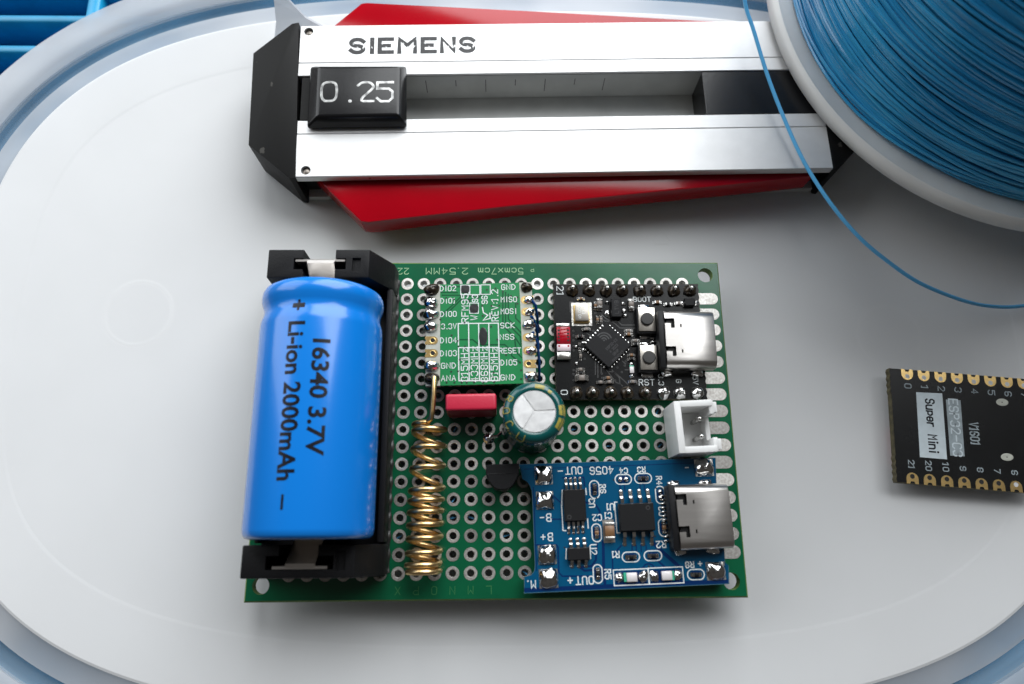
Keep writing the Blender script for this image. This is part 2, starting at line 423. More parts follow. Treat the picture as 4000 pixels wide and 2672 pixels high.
ring_mesh([(3.75, -1.0), (4.2, -2.4), (6.0, -2.4), (6.4, -1.0), (6.4, -2.0), (6.1, -3.0), (4.1, -3.0), (3.75, -2.0)]).build('groove', 'groove', lid, True, angle=25)
ring_mesh([(6.45, -0.7), (7.5, -0.3), (9.6, -0.25), (10.6, -0.6), (13.4, -0.7), (14.2, -1.4), (14.4, -5), (13.4, -5), (13.3, -1.8), (6.45, -1.7)]).build('outer_flange', 'rim', lid, True, angle=25)
for x, y, r in ((-58.2, 18.9, 5.4), (64.5, 14.6, 5.2)):
    b = MB(); b.lathe([(r - 0.5, LIDZ - 0.01), (r - 0.2, LIDZ + 0.005), (r + 0.2, LIDZ + 0.005), (r + 0.5, LIDZ - 0.01)], x, y, 72)
    b.build('mould_ring', 'lid', lid, True)
# recycling triangle moulded into the lid
b = MB()
for k in range(3):
    a0 = math.radians(90 + 120 * k); a1 = math.radians(90 + 120 * (k + 1))
    p0 = Vector((27.9 + 2.0 * math.cos(a0), 32.0 + 2.0 * math.sin(a0))); p1 = Vector((27.9 + 2.0 * math.cos(a1), 32.0 + 2.0 * math.sin(a1)))
    d = (p1 - p0); q0 = p0 + d * 0.15; q1 = p0 + d * 0.8; nrm = Vector((-d.y, d.x)).normalized() * 0.12
    b.prism([tuple(q0 - nrm), tuple(q1 - nrm), tuple(q1 + nrm), tuple(q0 + nrm)], LIDZ - 0.02, LIDZ + 0.05)
b.build('moulded_triangle', 'lid', lid)
b = MB(); b.add([(-40.5, 70.6, LIDZ), (-27.5, 71.2, LIDZ), (-33.6, 71.6, LIDZ + 5.2), (-35.8, 71.9, LIDZ + 10), (-37.0, 72.2, LIDZ + 15), (-37.9, 71.9, LIDZ + 9), (-38.8, 71.2, LIDZ + 4.5),
                 (-40.5, 71.0, LIDZ), (-27.5, 71.6, LIDZ), (-33.6, 72.0, LIDZ + 5.2), (-35.8, 72.3, LIDZ + 10), (-37.0, 72.6, LIDZ + 15), (-37.9, 72.3, LIDZ + 9), (-38.8, 71.6, LIDZ + 4.5)],
                [tuple(range(7)), tuple(range(13, 6, -1))] + [(i, i + 7, (i + 1) % 7 + 7, (i + 1) % 7) for i in range(7)])
b.build('plastic_tab', 'rim', lid)

# ================================================================== circuit board
board = thing('circuit_board', 'green perforated circuit board carrying soldered modules, coil and battery holder', 'circuit board', (0, 0, -1.6))
PX = [-29.21 + 2.54 * i for i in range(24)]; PY = [21.59 - 2.54 * j for j in range(18)]
def rect_hole(b, x0, x1, y0, y1, cx, cy, r, z, up, n=14):
    an = [2 * math.pi * i / n for i in range(n)] + [math.atan2(y - cy, x - cx) % (2 * math.pi) for x in (x0, x1) for y in (y0, y1)]
    an.sort(); vs = []; k = len(an)
    for a in an:
        c, s_ = math.cos(a), math.sin(a)
        t = min((x1 - cx) / c if c > 1e-9 else (x0 - cx) / c if c < -1e-9 else 1e9, (y1 - cy) / s_ if s_ > 1e-9 else (y0 - cy) / s_ if s_ < -1e-9 else 1e9)
        vs += [(cx + r * c, cy + r * s_, z), (cx + t * c, cy + t * s_, z)]
    fs = []
    for i in range(k):
        j = (i + 1) % k; f = (2 * i, 2 * i + 1, 2 * j + 1, 2 * j); fs.append(f if up else f[::-1])
    b.add(vs, fs)
def rect(b, x0, x1, y0, y1, z, up):
    f = (0, 1, 2, 3); b.add([(x0, y0, z), (x1, y0, z), (x1, y1, z), (x0, y1, z)], [f if up else f[::-1]])
sub = MB()
gx0, gx1, gy0, gy1 = PX[0] - 1.27, PX[-1] + 1.27, PY[-1] - 1.27, PY[0] + 1.27
for z, up in ((0, True), (-1.6, False)):
    for x in PX:
        for y in PY: rect_hole(sub, x - 1.27, x + 1.27, y - 1.27, y + 1.27, x, y, 0.53, z, up)
    rect(sub, gx0, gx1, gy1, 25, z, up); rect(sub, gx0, gx1, -25, gy0, z, up)
    for sx in (-1, 1):
        xa, xb = (gx1, 35) if sx > 0 else (-35, gx0)
        rect(sub, xa, xb, -20.5, 20.5, z, up)
        for sy in (-1, 1):
            ya, yb = (20.5, 25) if sy > 0 else (-25, -20.5)
            rect_hole(sub, xa, xb, ya, yb, sx * 33.0, sy * 23.0, 1.18, z, up, 24)
substrate = sub.build('substrate', 'mask', board, loc=(0, 0, -1.6))
eb = MB()                                              # bare laminate seen at the cut edges and in the corner holes
P4 = [(-35, -25), (35, -25), (35, 25), (-35, 25)]
P5 = [(x * (35.22 / 35), y * (25.22 / 25)) for x, y in P4]
eb.add([(x, y, -1.6) for x, y in P5] + [(x, y, -0.3) for x, y in P5] + [(x, y, -0.004) for x, y in P4], [(q + i, q + (i + 1) % 4, q + 4 + (i + 1) % 4, q + 4 + i) for q in (0, 4) for i in range(4)])
for sx in (-1, 1):
    for sy in (-1, 1): eb.lathe([(1.18, -1.6), (1.18, -0.004)], sx * 33, sy * 23, 24)
eb.build('board_edge', 'fr4', board, loc=(0, 0, -1.6))
pb = MB()
prof = [(0.97, 0.0), (0.955, 0.035), (0.545, 0.035), (0.505, 0.0), (0.50, -1.62), (0.97, -1.63)]
pb.lathe(prof, 0, 0, 20)
pad_me = None; hidden = MB()
def pad_seen(i, j):
    x, y = PX[i], PY[j]
    if i < 5: return j == 17
    if i == 5: return j in (0, 17)
    if 7 < i < 14 and 0 < j < 7: return False          # under the radio module
    if i > 15 and 0 < j < 8: return False              # under the controller
    if i > 21 and 8 <= j < 11: return False            # under the socket
    if i > 13 and j > 11: return False                 # under the charger
    return True
for i in range(24):
    for j in range(18):
        if pad_seen(i, j):
            if pad_me is None:
                first_pad = pb.build('pad', 'pad', board, True, loc=(0, 0, 0), angle=12); pad_me = first_pad
                first_pad.location = W((PX[i], PY[j], 0)) - WORLD[board.name]
            else: copy_at(pad_me, board, (PX[i], PY[j], 0), random.choice((0, 72, 144, 216, 288)))
        else: hidden.lathe([(0.97, 0.0), (0.955, 0.035), (0.58, 0.04), (0.505, 0.0), (0.50, -1.62)], PX[i], PY[j], 12)
h = hidden.build('covered_pads', 'pad', board, True, loc=(0, 0, 0)); h['kind'] = 'stuff'
fm = None
for j in range(1, 17):
    if fm is None:
        b = MB(); pts = []
        for k in range(9):
            a = math.radians(-90 + 22.5 * k); pts.append((1.0 + 0.92 * math.cos(a), 0.92 * math.sin(a)))
        for k in range(9):
            a = math.radians(90 + 22.5 * k); pts.append((-1.0 + 0.92 * math.cos(a), 0.92 * math.sin(a)))
        b.prism(pts, 0, 0.04, False); fm = b.build('edge_pad', 'pad', board, loc=(0, 0, 0)); fm.location = W((32.73, PY[j], 0)) - WORLD[board.name]
    else: copy_at(fm, board, (32.73, PY[j], 0), 180 * (j % 2))
lettering('5cmx7cm', 0.6, 23.72, 0.012, 1.0, 180, 'silk', board, 0.11, 1.05)
lettering('2.54MM', -7.85, 23.72, 0.012, 1.0, 180, 'silk', board, 0.11, 1.25)
lettering('22', -14.7, 23.72, 0.012, 1.0, 180, 'silk', board, 0.11, 1.0)
lettering('p', 5.6, 23.75, 0.012, 0.7, 180, 'silk', board, 0.08)
for k, ch in enumerate('XPONML'): lettering(ch, -13.95 + 2.54 * k, -23.85, 0.012, 1.05, 180, 'silkdim', board, 0.09)
lettering('O', 31.5, 21.5, 0.012, 0.55, 90, 'silkdim', board, 0.07)
# short ends of wire showing in some of the holes
wm = None
for i, j, a in ((6, 15, 30), (9, 13, 50), (9, 14, 10), (10, 14, -20), (12, 15, 15), (13, 17, -35), (16, 9, 10), (19, 9, 20), (18, 10, 0), (21, 8, 60), (21, 10, 40), (9, 9, 60)):
    if wm is None:
        b = MB(); b.tube([(-0.46, 0, -0.9), (0.46, 0, -0.7)], 0.13, 6); wm = b.build('wire_end', 'wire', board, True, loc=(0, 0, -0.9)); wm.location = W((PX[i], PY[j], -0.9)) - WORLD[board.name]; wm.rotation_euler[2] = math.radians(a)
    else: copy_at(wm, board, (PX[i], PY[j], -0.9), a)
# solder joints and lead stubs under the board carry it on the lid
fmesh = None
for x, y in ((-31, 20), (-20, -19), (11.6, 19.9), (29.8, 19.8), (29.5, -22), (6.7, -22), (27, 0), (-5, 2), (22, 4), (-9, 18)):
    if fmesh is None:
        b = MB(); b.lathe([(1.1, -1.6), (0.7, -2.2), (0.42, -3.4), (0.36, LIDZ + 0.05), (0.001, LIDZ)], 0, 0, 10); fmesh = b.build('lead_stub', 'leg', board, True, loc=(0, 0, LIDZ)); fmesh.location = W((x, y, LIDZ)) - WORLD[board.name]
    else: copy_at(fmesh, board, (x, y, LIDZ))

# ------------------------------------------------------------------ shared small parts
def chip_cap(x, y, z, orient, L, parent, body='greyc', wd=None, ht=None, name='chip_capacitor'):
    """a two-ended surface-mount part: body with metal end caps and fillets of solder"""
    wd = wd or L * 0.52; ht = ht or L * 0.5; a = 0 if orient == 'h' else 90
    e = 0.24 * L
    bd = boxp(name, x, y, z + 0.02, L - 2 * e, wd * 0.98, ht, body, parent, a, 0.02, 1)
    b = MB()
    c, s_ = math.cos(math.radians(a)), math.sin(math.radians(a))
    for q in (-1, 1):
        u = q * (L / 2 - e / 2); b.box(x + u * c, y + u * s_, z + 0.02, e, wd, ht * 1.05, a)
        u = q * (L / 2 + 0.12); b.box(x + u * c, y + u * s_, z + 0.01, 0.28, wd * 1.05, ht * 0.32, a)
    b.build('end_caps', 'leg', parent, True, (x, y, z), 0.035, 1)
    return bd
def gull_pins(pts, parent, out, L, w, z, ht, a=0):
    """chip leads: shoulder, drop, foot; out = +1 towards +y, -1 towards -y"""
    src = None
    for x, y in pts:
        if src is None:
            b = MB(); h2 = L / 2
            pr = [(-h2, ht), (-h2 * 0.25, ht), (0.1 * h2, ht * 0.15), (h2, 0.02)]
            t = 0.13
            for i in range(3):
                (u0, v0), (u1, v1) = pr[i], pr[i + 1]
                vs = [(-w / 2, out * u0, v0), (w / 2, out * u0, v0), (w / 2, out * u1, v1), (-w / 2, out * u1, v1)]
                vs += [(p[0], p[1], p[2] + t) for p in vs]
                b.add(vs, [(4, 5, 6, 7), (0, 3, 2, 1), (0, 1, 5, 4), (1, 2, 6, 5), (2, 3, 7, 6), (3, 0, 4, 7)])
            b.lathe([(w * 0.75, 0), (w * 0.6, 0.1), (w * 0.2, 0.17), (0, 0.18)], 0, out * h2 * 0.85, 8)
            src = b.build('chip_pin', 'leg', parent, False, (0, 0, 0)); src.location = W((x, y, z)) - WORLD[parent.name]; src.rotation_euler[2] = math.radians(a)
        else: copy_at(src, parent, (x, y, z), a)
def ic(x, y, z, sx, sy, ht, parent, a=0, dot=None, name='chip'):
    k = 0.12; b = MB(); c, s_ = math.cos(math.radians(a)), math.sin(math.radians(a))
    def R(u, v): return (x + u * c - v * s_, y + u * s_ + v * c)
    def rc(f, zz): return [(*R(u * f[0], v * f[1]), zz) for u, v in ((-.5, -.5), (.5, -.5), (.5, .5), (-.5, .5))]
    l0 = rc((sx, sy), z + ht * 0.1); l1 = rc((sx + k, sy + k), z + ht * 0.5); l2 = rc((sx - k * 0.6, sy - k * 0.6), z + ht)
    vs = l0 + l1 + l2; fs = [(3, 2, 1, 0), (8, 9, 10, 11)]
    for q in (0, 4):
        for i in range(4): fs.append((q + i, q + (i + 1) % 4, q + 4 + (i + 1) % 4, q + 4 + i))
    b.add(vs, fs); o = b.build(name, 'epoxy', parent, True, (x, y, z), 0.04, 1, 30)
    if dot:
        d = MB(); q = R(*dot); d.lathe([(0.20, z + ht + 0.008), (0.26, z + ht + 0.012), (0.30, z + ht + 0.006)], q[0], q[1], 16); d.build('pin_mark', 'mark', parent)
    return o
def usb_socket(cx, cy, z, parent, a=0, LX=7.3, LY=8.7, HT=3.15):
    """metal shell open to the right, with latch slots and dimples; black insulator at its left end"""
    cs, sn = math.cos(math.radians(a)), math.sin(math.radians(a))
    def R(u, v): return (cx + u * cs - v * sn, cy + u * sn + v * cs)
    def prof(ly, z0, z1, r, n=6):
        out = []
        for (yy, zz, q) in ((ly / 2 - r, z0 + r, -90), (ly / 2 - r, z1 - r, 0), (-ly / 2 + r, z1 - r, 90), (-ly / 2 + r, z0 + r, 180)):
            for k in range(n + 1):
                t = math.radians(q + 90 * k / n); out.append((yy + r * math.cos(t), zz + r * math.sin(t)))
        return out
    po = prof(LY, z + 0.05, z + HT, 1.05); pi = prof(LY - 0.6, z + 0.35, z + HT - 0.3, 0.85); n = len(po)
    b = MB(); vs = []
    for pr, u in ((po, -LX / 2), (po, LX / 2 - 0.08), ):
        vs += [(*R(u, y), zz) for y, zz in pr]
    vs += [(*R(LX / 2, y * 0.985), z + (zz - z) * 0.985) for y, zz in po]
    vs += [(*R(LX / 2, y), zz) for y, zz in pi] + [(*R(-LX / 2, y), zz) for y, zz in pi]
    fs = []
    for q in range(5):
        r = (q + 1) % 5
        for i in range(n): fs.append((q * n + i, q * n + (i + 1) % n, r * n + (i + 1) % n, r * n + i))
    b.add(vs, fs); sh = b.build('socket_shell', 'steel', parent, True, (cx, cy, z), angle=25)
    cut = []
    for sy in (-1, 1):
        for (u, v, sx, sz) in ((-LX / 2 + 0.55, 2.15 * sy + 0.55 , 1.3, 0.75), (-LX / 2 + 1.15, 2.15 * sy + 0.2, 0.55, 1.5), (-LX / 2 + 2.35, 1.95 * sy, 0.22, 0.5)):
            cb = MB(); q = R(u, v); cb.box(q[0], q[1], z + HT - 0.6, sx, sz, 1.0, a); cut.append(cb.build('cutter', None, None))
    try: boolean(sh, cut)
    except Exception as e: print('boolean failed', e)
    boxp('socket_tongue', *R(0.4, 0), z + HT * 0.5 - 0.35, LX - 1.6, LY - 2.2, 0.7, 'black', parent, a)
    boxp('socket_core', *R(-LX / 2 + 1.6, 0), z + 0.4, 2.6, LY - 0.9, HT - 0.9, 'black', parent, a)
    boxp('socket_insulator', *R(-LX / 2 - 0.42, 0), z + 0.1, 0.95, LY + 0.05, HT - 0.5, 'black', parent, a, 0.12, 2)
    src = None
    for k in range(12):
        q = R(-LX / 2 - 1.2, (k - 5.5) * 0.56)
        if src is None: src = boxp('socket_pin', q[0], q[1], z + 0.02, 0.75, 0.26, 0.22, 'leg', parent, a, 0.04, 1)
        else: copy_at(src, parent, (q[0], q[1], z + 0.02), 0)
    for u, s_ in ((-LX / 2 + 0.6, 1), (-LX / 2 + 0.6, -1), (LX / 2 - 2.2, 1), (LX / 2 - 2.2, -1)):
        q = R(u, s_ * (LY / 2 + 0.25)); blob('shell_solder', q[0], q[1], z, 0.95, 0.5, 0.55, 3 + u, 'solder', parent, 0.2, 3, a)

# ------------------------------------------------------------------ battery holder (soldered to the board)
XC, ZC, RB = -24.45, 9.0, 8.3
hb = MB(); hb.box(-24.4, 0.9, 0.05, 17.4, 45.6, 1.1)
holder = hb.build('battery_holder', 'holder', board, True, (-24.4, 0.9, 0.05), 0.25)
holder['label'] = 'black plastic battery holder with metal spring contacts'
def end_block(ya, yb, slot):
    """one end wall, cut through by the pocket that holds the contact"""
    b = MB(); pr = [(-33.0, 1.1), (-15.2, 1.1), (-15.4, 4.2), (-18.2, 10.0), (-32.6, 10.0)]
    vs = [(x, ya, z) for x, z in pr] + [(x, yb, z) for x, z in pr]; n = 5
    b.add(vs, [tuple(range(n))[::1], tuple(range(2 * n - 1, n - 1, -1))] + [(i, n + i, n + (i + 1) % n, (i + 1) % n) for i in range(n)])
    o = b.build('end_wall', 'holder', holder, True, (-24.4, (ya + yb) / 2, 1.1), 0.22)
    bm = bmesh.new(); bm.from_mesh(o.data); bmesh.ops.recalc_face_normals(bm, faces=bm.faces); bm.to_mesh(o.data); bm.free()
    cut = []
    for (cx, cy, sx, sy, z0) in slot:
        c = MB(); c.box(cx, cy, z0, sx, sy, 14); cut.append(c.build('cutter', None, None))
    try: boolean(o, cut)
    except Exception as e: print('boolean failed', e)
end_block(18.9, 23.2, [(-25.2, 21.0, 7.4, 1.7, 1.6), (-25.3, 21, 4.6, 6, 4.0), (-20.0, 20.9, 1.2, 2.0, 9.6)])
end_block(-21.6, -17.5, [(-25.2, -19.7, 8.6, 1.7, 1.6), (-25.4, -18.4, 5.0, 2.2, 3.0), (-20.0, -19.5, 1.2, 2.4, 9.6)])
boxp('side_wall', -15.85, 0.8, 1.1, 0.9, 36.2, 4.0, 'holder', holder, 0, 0.2)
boxp('side_wall', -32.95, 0.8, 1.1, 0.6, 36.2, 2.6, 'holder', holder, 0, 0.2)
def contact(yp, sgn, name='spring_contact'):
    b = MB()
    b.box(-25.2, yp, 1.6, 7.0, 0.35, 8.2)                # plate standing in its pocket
    pts = [(yp, 9.6), (yp - sgn * 0.5, 9.75), (yp - sgn * 1.4, 8.6), (yp - sgn * 3.2, 6.4), (yp - sgn * 3.9, 5.8), (yp - sgn * 3.4, 5.0)]
    for i in range(len(pts) - 1):
        (y0, z0), (y1, z1) = pts[i], pts[i + 1]
        vs = [(-27.0, y0, z0), (-23.2, y0, z0), (-23.2, y1, z1), (-27.0, y1, z1)]; vs += [(x, y, z + 0.28) for x, y, z in vs]
        b.add(vs, [(4, 5, 6, 7), (0, 3, 2, 1), (0, 1, 5, 4), (1, 2, 6, 5), (2, 3, 7, 6), (3, 0, 4, 7)])
    o = b.build(name, 'steel', holder, False)
    bm = bmesh.new(); bm.from_mesh(o.data); bmesh.ops.recalc_face_normals(bm, faces=bm.faces); bm.to_mesh(o.data); bm.free()
contact(21.6, 1); contact(-20.3, -1)
# black film along the holder, lying over the next row of pads
b = MB(); ny = 150; xs = [-16.3, -15.8, -15.45, -15.25, -15.12]
vs = []; fs = []
for i in range(ny + 1):
    y = -21.4 + 43.6 * i / ny
    k = max(0.0, math.cos((y - PY[0]) / 2.54 * 2 * math.pi)) ** 0.6
    for q, x in enumerate(xs): vs.append((x + (0.16 * k - 0.12 if q == 4 else 0), y, 0.06 + (0.05 + 0.22 * k) * (1, 1, 0.9, 0.55, 0.0)[q]))
for i in range(ny):
    for q in range(4): fs.append((i * 5 + q, i * 5 + q + 1, i * 5 + q + 6, i * 5 + q + 5))
b.add(vs, fs); b.build('insulating_film', 'tape', board, True)

# ------------------------------------------------------------------ antenna coil
ys = [-0.92, -1.83, -4.34, -7.16, -10.29, -11.7, -13.27, -14.96, -16.77, -18.69, -20.29, -21.2]
path = [(-9.0, 5.45, 5.2), (-9.02, 5.0, 5.35), (-9.05, 3.0, 5.3), (-9.2, 0.5, 5.2), (-9.3, -0.35, 5.15)]
def coil_pt(ph):
    k = (ph - 90) / 360; i = int(math.floor(k)); i = max(0, min(i, len(ys) - 2)); fr = k - i
    g = fr * 1.0 + 0.15 * math.sin(2 * math.pi * fr) * -1
    y = ys[i] + (ys[i + 1] - ys[i]) * g
    xc = -9.75 - 0.45 * min(1, -y / 20); R = 2.26 if k > 0.6 else 1.6 + 0.66 * max(0, k) / 0.6
    return (xc + R * math.cos(math.radians(ph)) - (0.4 if k < 0.5 else 0), y, 2.75 + R * math.sin(math.radians(ph)))
for ph in range(80, 90 + 360 * 11 + 70, 9): path.append(coil_pt(ph))
b = MB(); b.tube(path, 0.38, 12)
coil = b.build('antenna_coil', 'brass', board, True, angle=60); coil['label'] = 'coiled brass wire antenna beside the battery holder'

# ------------------------------------------------------------------ radio module
RZ = 4.5
rm_out = [(-10.62, 19.78), (5.2, 20.2), (5.68, 4.7), (-10.3, 4.34)]
b = MB(); b.prism(rm_out, RZ - 1.0, RZ); radio = b.build('radio_module', 'rmask', board); radio['label'] = 'small green radio module with frequency table and castellated edges'
b = MB(); b.prism([(-8.5, 18.2), (3.2, 18.4), (3.5, 6.4), (-8.2, 6.2)], 0.9, RZ - 1.0); b.build('shield_can', 'steel', radio)
for pts in ([(-10.63, 19.79), (-8.5, 19.85), (-8.22, 4.37), (-10.31, 4.33)], [(3.37, 20.14), (5.21, 20.19), (5.69, 4.71), (3.85, 4.66)]):
    b = MB(); b.prism(pts, RZ - 1.01, RZ + 0.015); b.build('bare_strip', 'strip', radio)
def castellation(x, y, side, filled, seed):
    b = MB(); n = 8; pts = []
    for k in range(n + 1):
        a = math.radians(90 - 180 * k / n); pts.append((side * -0.25 + -side * 0.62 * math.cos(a), 0.62 * math.sin(a)))
    e = side * 1.02; pts += [(e, -0.62), (e, -0.28), (e - side * 0.25, 0), (e, 0.28), (e, 0.62)]
    b.prism([(x + u, y + v) for u, v in pts], RZ + 0.016, RZ + 0.05, False); b.build('gold_pad', 'gold', radio, loc=(x, y, RZ))
    b = MB(); b.disc(x - side * 0.1, y, RZ + 0.056, 0.34, 12); b.build('pad_hole', 'hole', radio)
    b = MB(); b.lathe([(0.34, RZ + 0.058), (0.40, RZ + 0.07), (0.44, RZ + 0.052)], x - side * 0.1, y, 12); b.build('pad_ring', 'gold', radio)
    if filled: blob('solder_joint', x + side * 0.35, y, RZ + 0.05, 0.72, 0.55, 0.5, seed, 'solder', radio, 0.25, 2.4)
RL = [(-9.63, 19.0), (-9.59, 17.02), (-9.61, 15.13), (-9.57, 13.23), (-9.53, 11.13), (-9.49, 9.19), (-9.38, 7.27), (-9.27, 5.37)]
RR = [(4.33, 19.35), (4.44, 17.39), (4.48, 15.53), (4.52, 13.54), (4.63, 11.57), (4.67, 9.55), (4.70, 7.56), (4.81, 5.65)]
for i, (x, y) in enumerate(RL):
    if i in (4, 5): castellation(x, y, -1, False, i)
    else:
        blob('solder_joint', x - 0.15, y, RZ - 0.2, 1.12, 0.86, 1.15, i + 1, 'flux' if i in (0, 7) else 'solder', radio, 0.16, 2.6)
        b = MB(); b.lathe([(0.35, 0.05), (0.5, 0.6), (0.42, RZ - 1)], x - 0.6, y, 10); b.build('solder_leg', 'solder', radio, True)
for i, (x, y) in enumerate(RR):
    if i in (1, 2, 4, 5, 6): castellation(x, y, 1, i != 6, i + 20)
    else: blob('solder_joint', x + 0.1, y, RZ - 0.2, 0.95, 0.78, 0.95, i + 31, 'flux' if i == 0 else 'solder', radio, 0.18, 2.6)
TXT = [(-7.31, 19.22, 'DIO2'), (-7.28, 17.27, 'DIO1'), (-7.18, 15.2, 'DIO0'), (-7.08, 13.29, '3.3V'), (-7.12, 11.16, 'DIO4'), (-7.09, 9.18, 'DIO3'), (-7.06, 7.33, 'GND'), (-7.03, 5.49, 'ANA'),
       (1.72, 19.42, 'GND'), (1.78, 17.47, 'MISO'), (1.76, 15.61, 'MOSI'), (1.55, 13.41, 'SCK'), (1.47, 11.65, 'NSS'), (1.89, 9.56, 'RESET'), (1.71, 7.77, 'DIO5'), (1.56, 5.55, 'GND')]
LT = 0.030
for x, y, t in TXT: lettering(t, x, y, RZ + LT, 0.78, 1, 'white', radio, 0.11, 0.86 if len(t) > 3 else 0.98)
for x, y, t, h_, s_ in ((-4.75, 16.12, 'RFM95', .95, 1.0), (-3.39, 14.62, 'W', .95, 1), (-3.27, 17.62, '93', .8, .8), (-1.84, 17.4, '96', .8, .9), (-0.31, 16.54, 'REV:1.2', .95, .92),
                        (-4.74, 7.52, '315MHz', .95, .98), (-3.31, 7.55, '433MHz', .95, .98), (-1.88, 7.55, '868MHz', .95, .98), (-0.42, 7.55, '915MHz', .95, .98)):
    lettering(t, x, y, RZ + LT, h_, 91, 'white', radio, 0.13, s_)
polyline('check_mark', [(-2.15, 16.2), (-2.0, 15.4), (-1.35, 15.0), (-2.05, 14.2), (-1.0, 14.5), (-1.05, 15.3)], 0.16, RZ + LT, 'white', radio)
for pl in ([(-5.72, 13.71), (0.2, 13.76), (0.37, 5.1), (-5.51, 5.08), (-5.72, 13.71)], [(-5.63, 10.03), (0.29, 10.05)], [(-4.19, 13.7), (-4.02, 5.08)], [(-2.71, 13.73), (-2.54, 5.1)], [(-1.22, 13.74), (-1.09, 5.1)]):
    polyline('table_line', pl, 0.16, RZ + LT + 0.004 * random.random(), 'white', radio)
for x, y, w_, h_ in ((-4.79, 18.98, 1.23, 1.5), (-3.29, 18.98, 1.48, 1.5), (-1.69, 19.02, 1.4, 1.5)):
    polyline('table_line', [(x - w_ / 2, y - h_ / 2), (x + w_ / 2, y - h_ / 2), (x + w_ / 2, y + h_ / 2), (x - w_ / 2, y + h_ / 2), (x - w_ / 2, y - h_ / 2)], 0.12, RZ + LT, 'white', radio)
polyline('table_line', [(-4.05, 15.3), (-2.75, 15.3), (-2.75, 16.9), (-4.05, 16.9), (-4.05, 15.3)], 0.12, RZ + LT, 'white', radio)
for x, y, rx, ry, q in ((-4.75, 19.1, 0.62, 0.62, 4), (-3.4, 16.05, 0.66, 0.72, 2.6), (-2.03, 11.75, 0.62, 1.35, 2.3)):
    vs, fs = blob_mesh(rx, ry, 0.03, 5 + x, 0.08, 20, 3, 0.1, q)
    me = bpy.data.meshes.new('ink_mark'); me.from_pydata([(a * S, c * S, d * S) for a, c, d in vs], [], fs); place('ink_mark', me, 'ink', radio, (x, y, RZ + LT + 0.008), False)
for pl in ([(-8.26, 18.57), (-5.94, 18.56)], [(-8.11, 18.14), (-5.8, 18.13), (-3.5, 18.0), (-2.4, 18.0)], [(-8.3, 19.5), (-5.3, 19.5)], [(-6.99, 15.7), (-5.38, 17.41), (-3.0, 17.5), (-2.0, 18.4)], [(0.9, 18.55), (0.87, 13.41), (2.74, 11.44), (3.54, 10.18)],
           [(1.31, 18.55), (1.28, 13.97), (3.42, 11.72), (3.54, 10.6)], [(1.71, 18.26), (1.69, 14.4), (3.56, 12.28)], [(2.79, 16.82), (2.77, 14.54), (3.58, 13.68)], [(-5.58, 11.25), (-3.57, 11.25), (-2.63, 10.48), (1.12, 10.47), (2.06, 9.63), (2.12, 8.8), (3.24, 7.84)], [(2.61, 11.44), (2.79, 9.35), (3.58, 8.52)], [(-8.2, 15.0), (-6.6, 16.6), (-5.3, 18.0)]):
    polyline('trace', pl, 0.22, RZ + 0.008 + 0.004 * random.random(), 'rdark', radio)
via_dots([(-6.4, 17.48), (-7.56, 17.7), (-8.36, 14.35), (-6.66, 11.91), (-5.78, 11.05), (-4.7, 10.21), (-5.64, 10.21), (-5.41, 8.21), (-6.65, 6.44), (-5.66, 6.48), (-3.94, 6.47), (-0.49, 6.28), (-7.28, 4.82), (-6.16, 4.82), (-5.11, 4.81), (-4.39, 4.81), (-3.33, 4.84), (-2.01, 4.8), (-0.43, 4.85), (-0.2, 19.21), (0.9, 18.67), (2.12, 18.04), (3.08, 17.8), (3.07, 16.79), (-0.82, 16.47), (0.34, 16.51), (-0.82, 14.97), (0.34, 14.9), (0.46, 13.24), (-0.86, 13.24), (0.05, 11.24), (1.32, 8.88), (3.35, 7.77), (3.49, 6.61), (3.48, 5.32), (-1.5, 18.99), (-4.8, 13.85), (-4.08, 17.19), (-2.18, 16.47), (-2.1, 14.9)], 0.15, RZ + 0.038, 'via', radio)
# jumper wire down the radio module's right side, ending in holes of the board
for pth in ([(5.2, 17.2, 4.8), (5.75, 16.6, 4.4), (6.1, 15.2, 2.6), (6.33, 14.2, 0.4), (6.35, 13.9, -0.6)],
            [(5.1, 14.8, 4.7), (5.9, 13.6, 3.4), (6.2, 12.2, 1.0), (6.35, 11.5, 0.1), (6.35, 11.3, -0.7)],
            [(5.25, 12.4, 4.6), (6.0, 11.0, 3.6), (6.3, 8.4, 2.0), (6.36, 6.6, 0.3), (6.35, 6.2, -0.7)]):
    b = MB(); b.tube(pth, 0.22, 8); b.build('jumper_wire', 'wirenavy', board, True)

# ------------------------------------------------------------------ controller module (black)
EZ = 1.6
def jag(x, y0, y1, sgn):
    pts = []; n = 34
    for i in range(n + 1):
        y = y0 + (y1 - y0) * i / n
        edge = min(abs(y - 20.9), abs(y - 2.8))
        pts.append((x + (0.14 * (i % 2) - 0.03) * sgn * (1 if edge < 4.0 else 0.15), y))
    return pts
pts = jag(31.25, 2.78, 20.93, -1) + jag(8.7, 20.93, 2.82, 1)
b = MB(); b.prism(pts, EZ - 1.0, EZ - 0.005); esp_edge = None
ctrl = b.build('controller_module', 'kedge', board); ctrl['label'] = 'black controller module with metal socket and two push buttons'
b = MB(); b.prism([(x * 0.9985 + 0.03, y * 0.998 + 0.02) for x, y in pts], EZ - 0.02, EZ); b.build('solder_mask', 'kmask', ctrl)
ET = [(11.57, 19.98), (14.22, 19.97), (16.87, 19.89), (19.37, 19.88), (22.1, 19.88), (24.76, 19.88), (27.35, 19.87), (29.86, 19.87)]
EB = [(11.72, 3.76), (14.12, 3.75), (16.82, 3.74), (19.3, 3.72), (22.0, 3.71), (24.7, 3.7), (27.18, 3.69), (29.82, 3.68)]
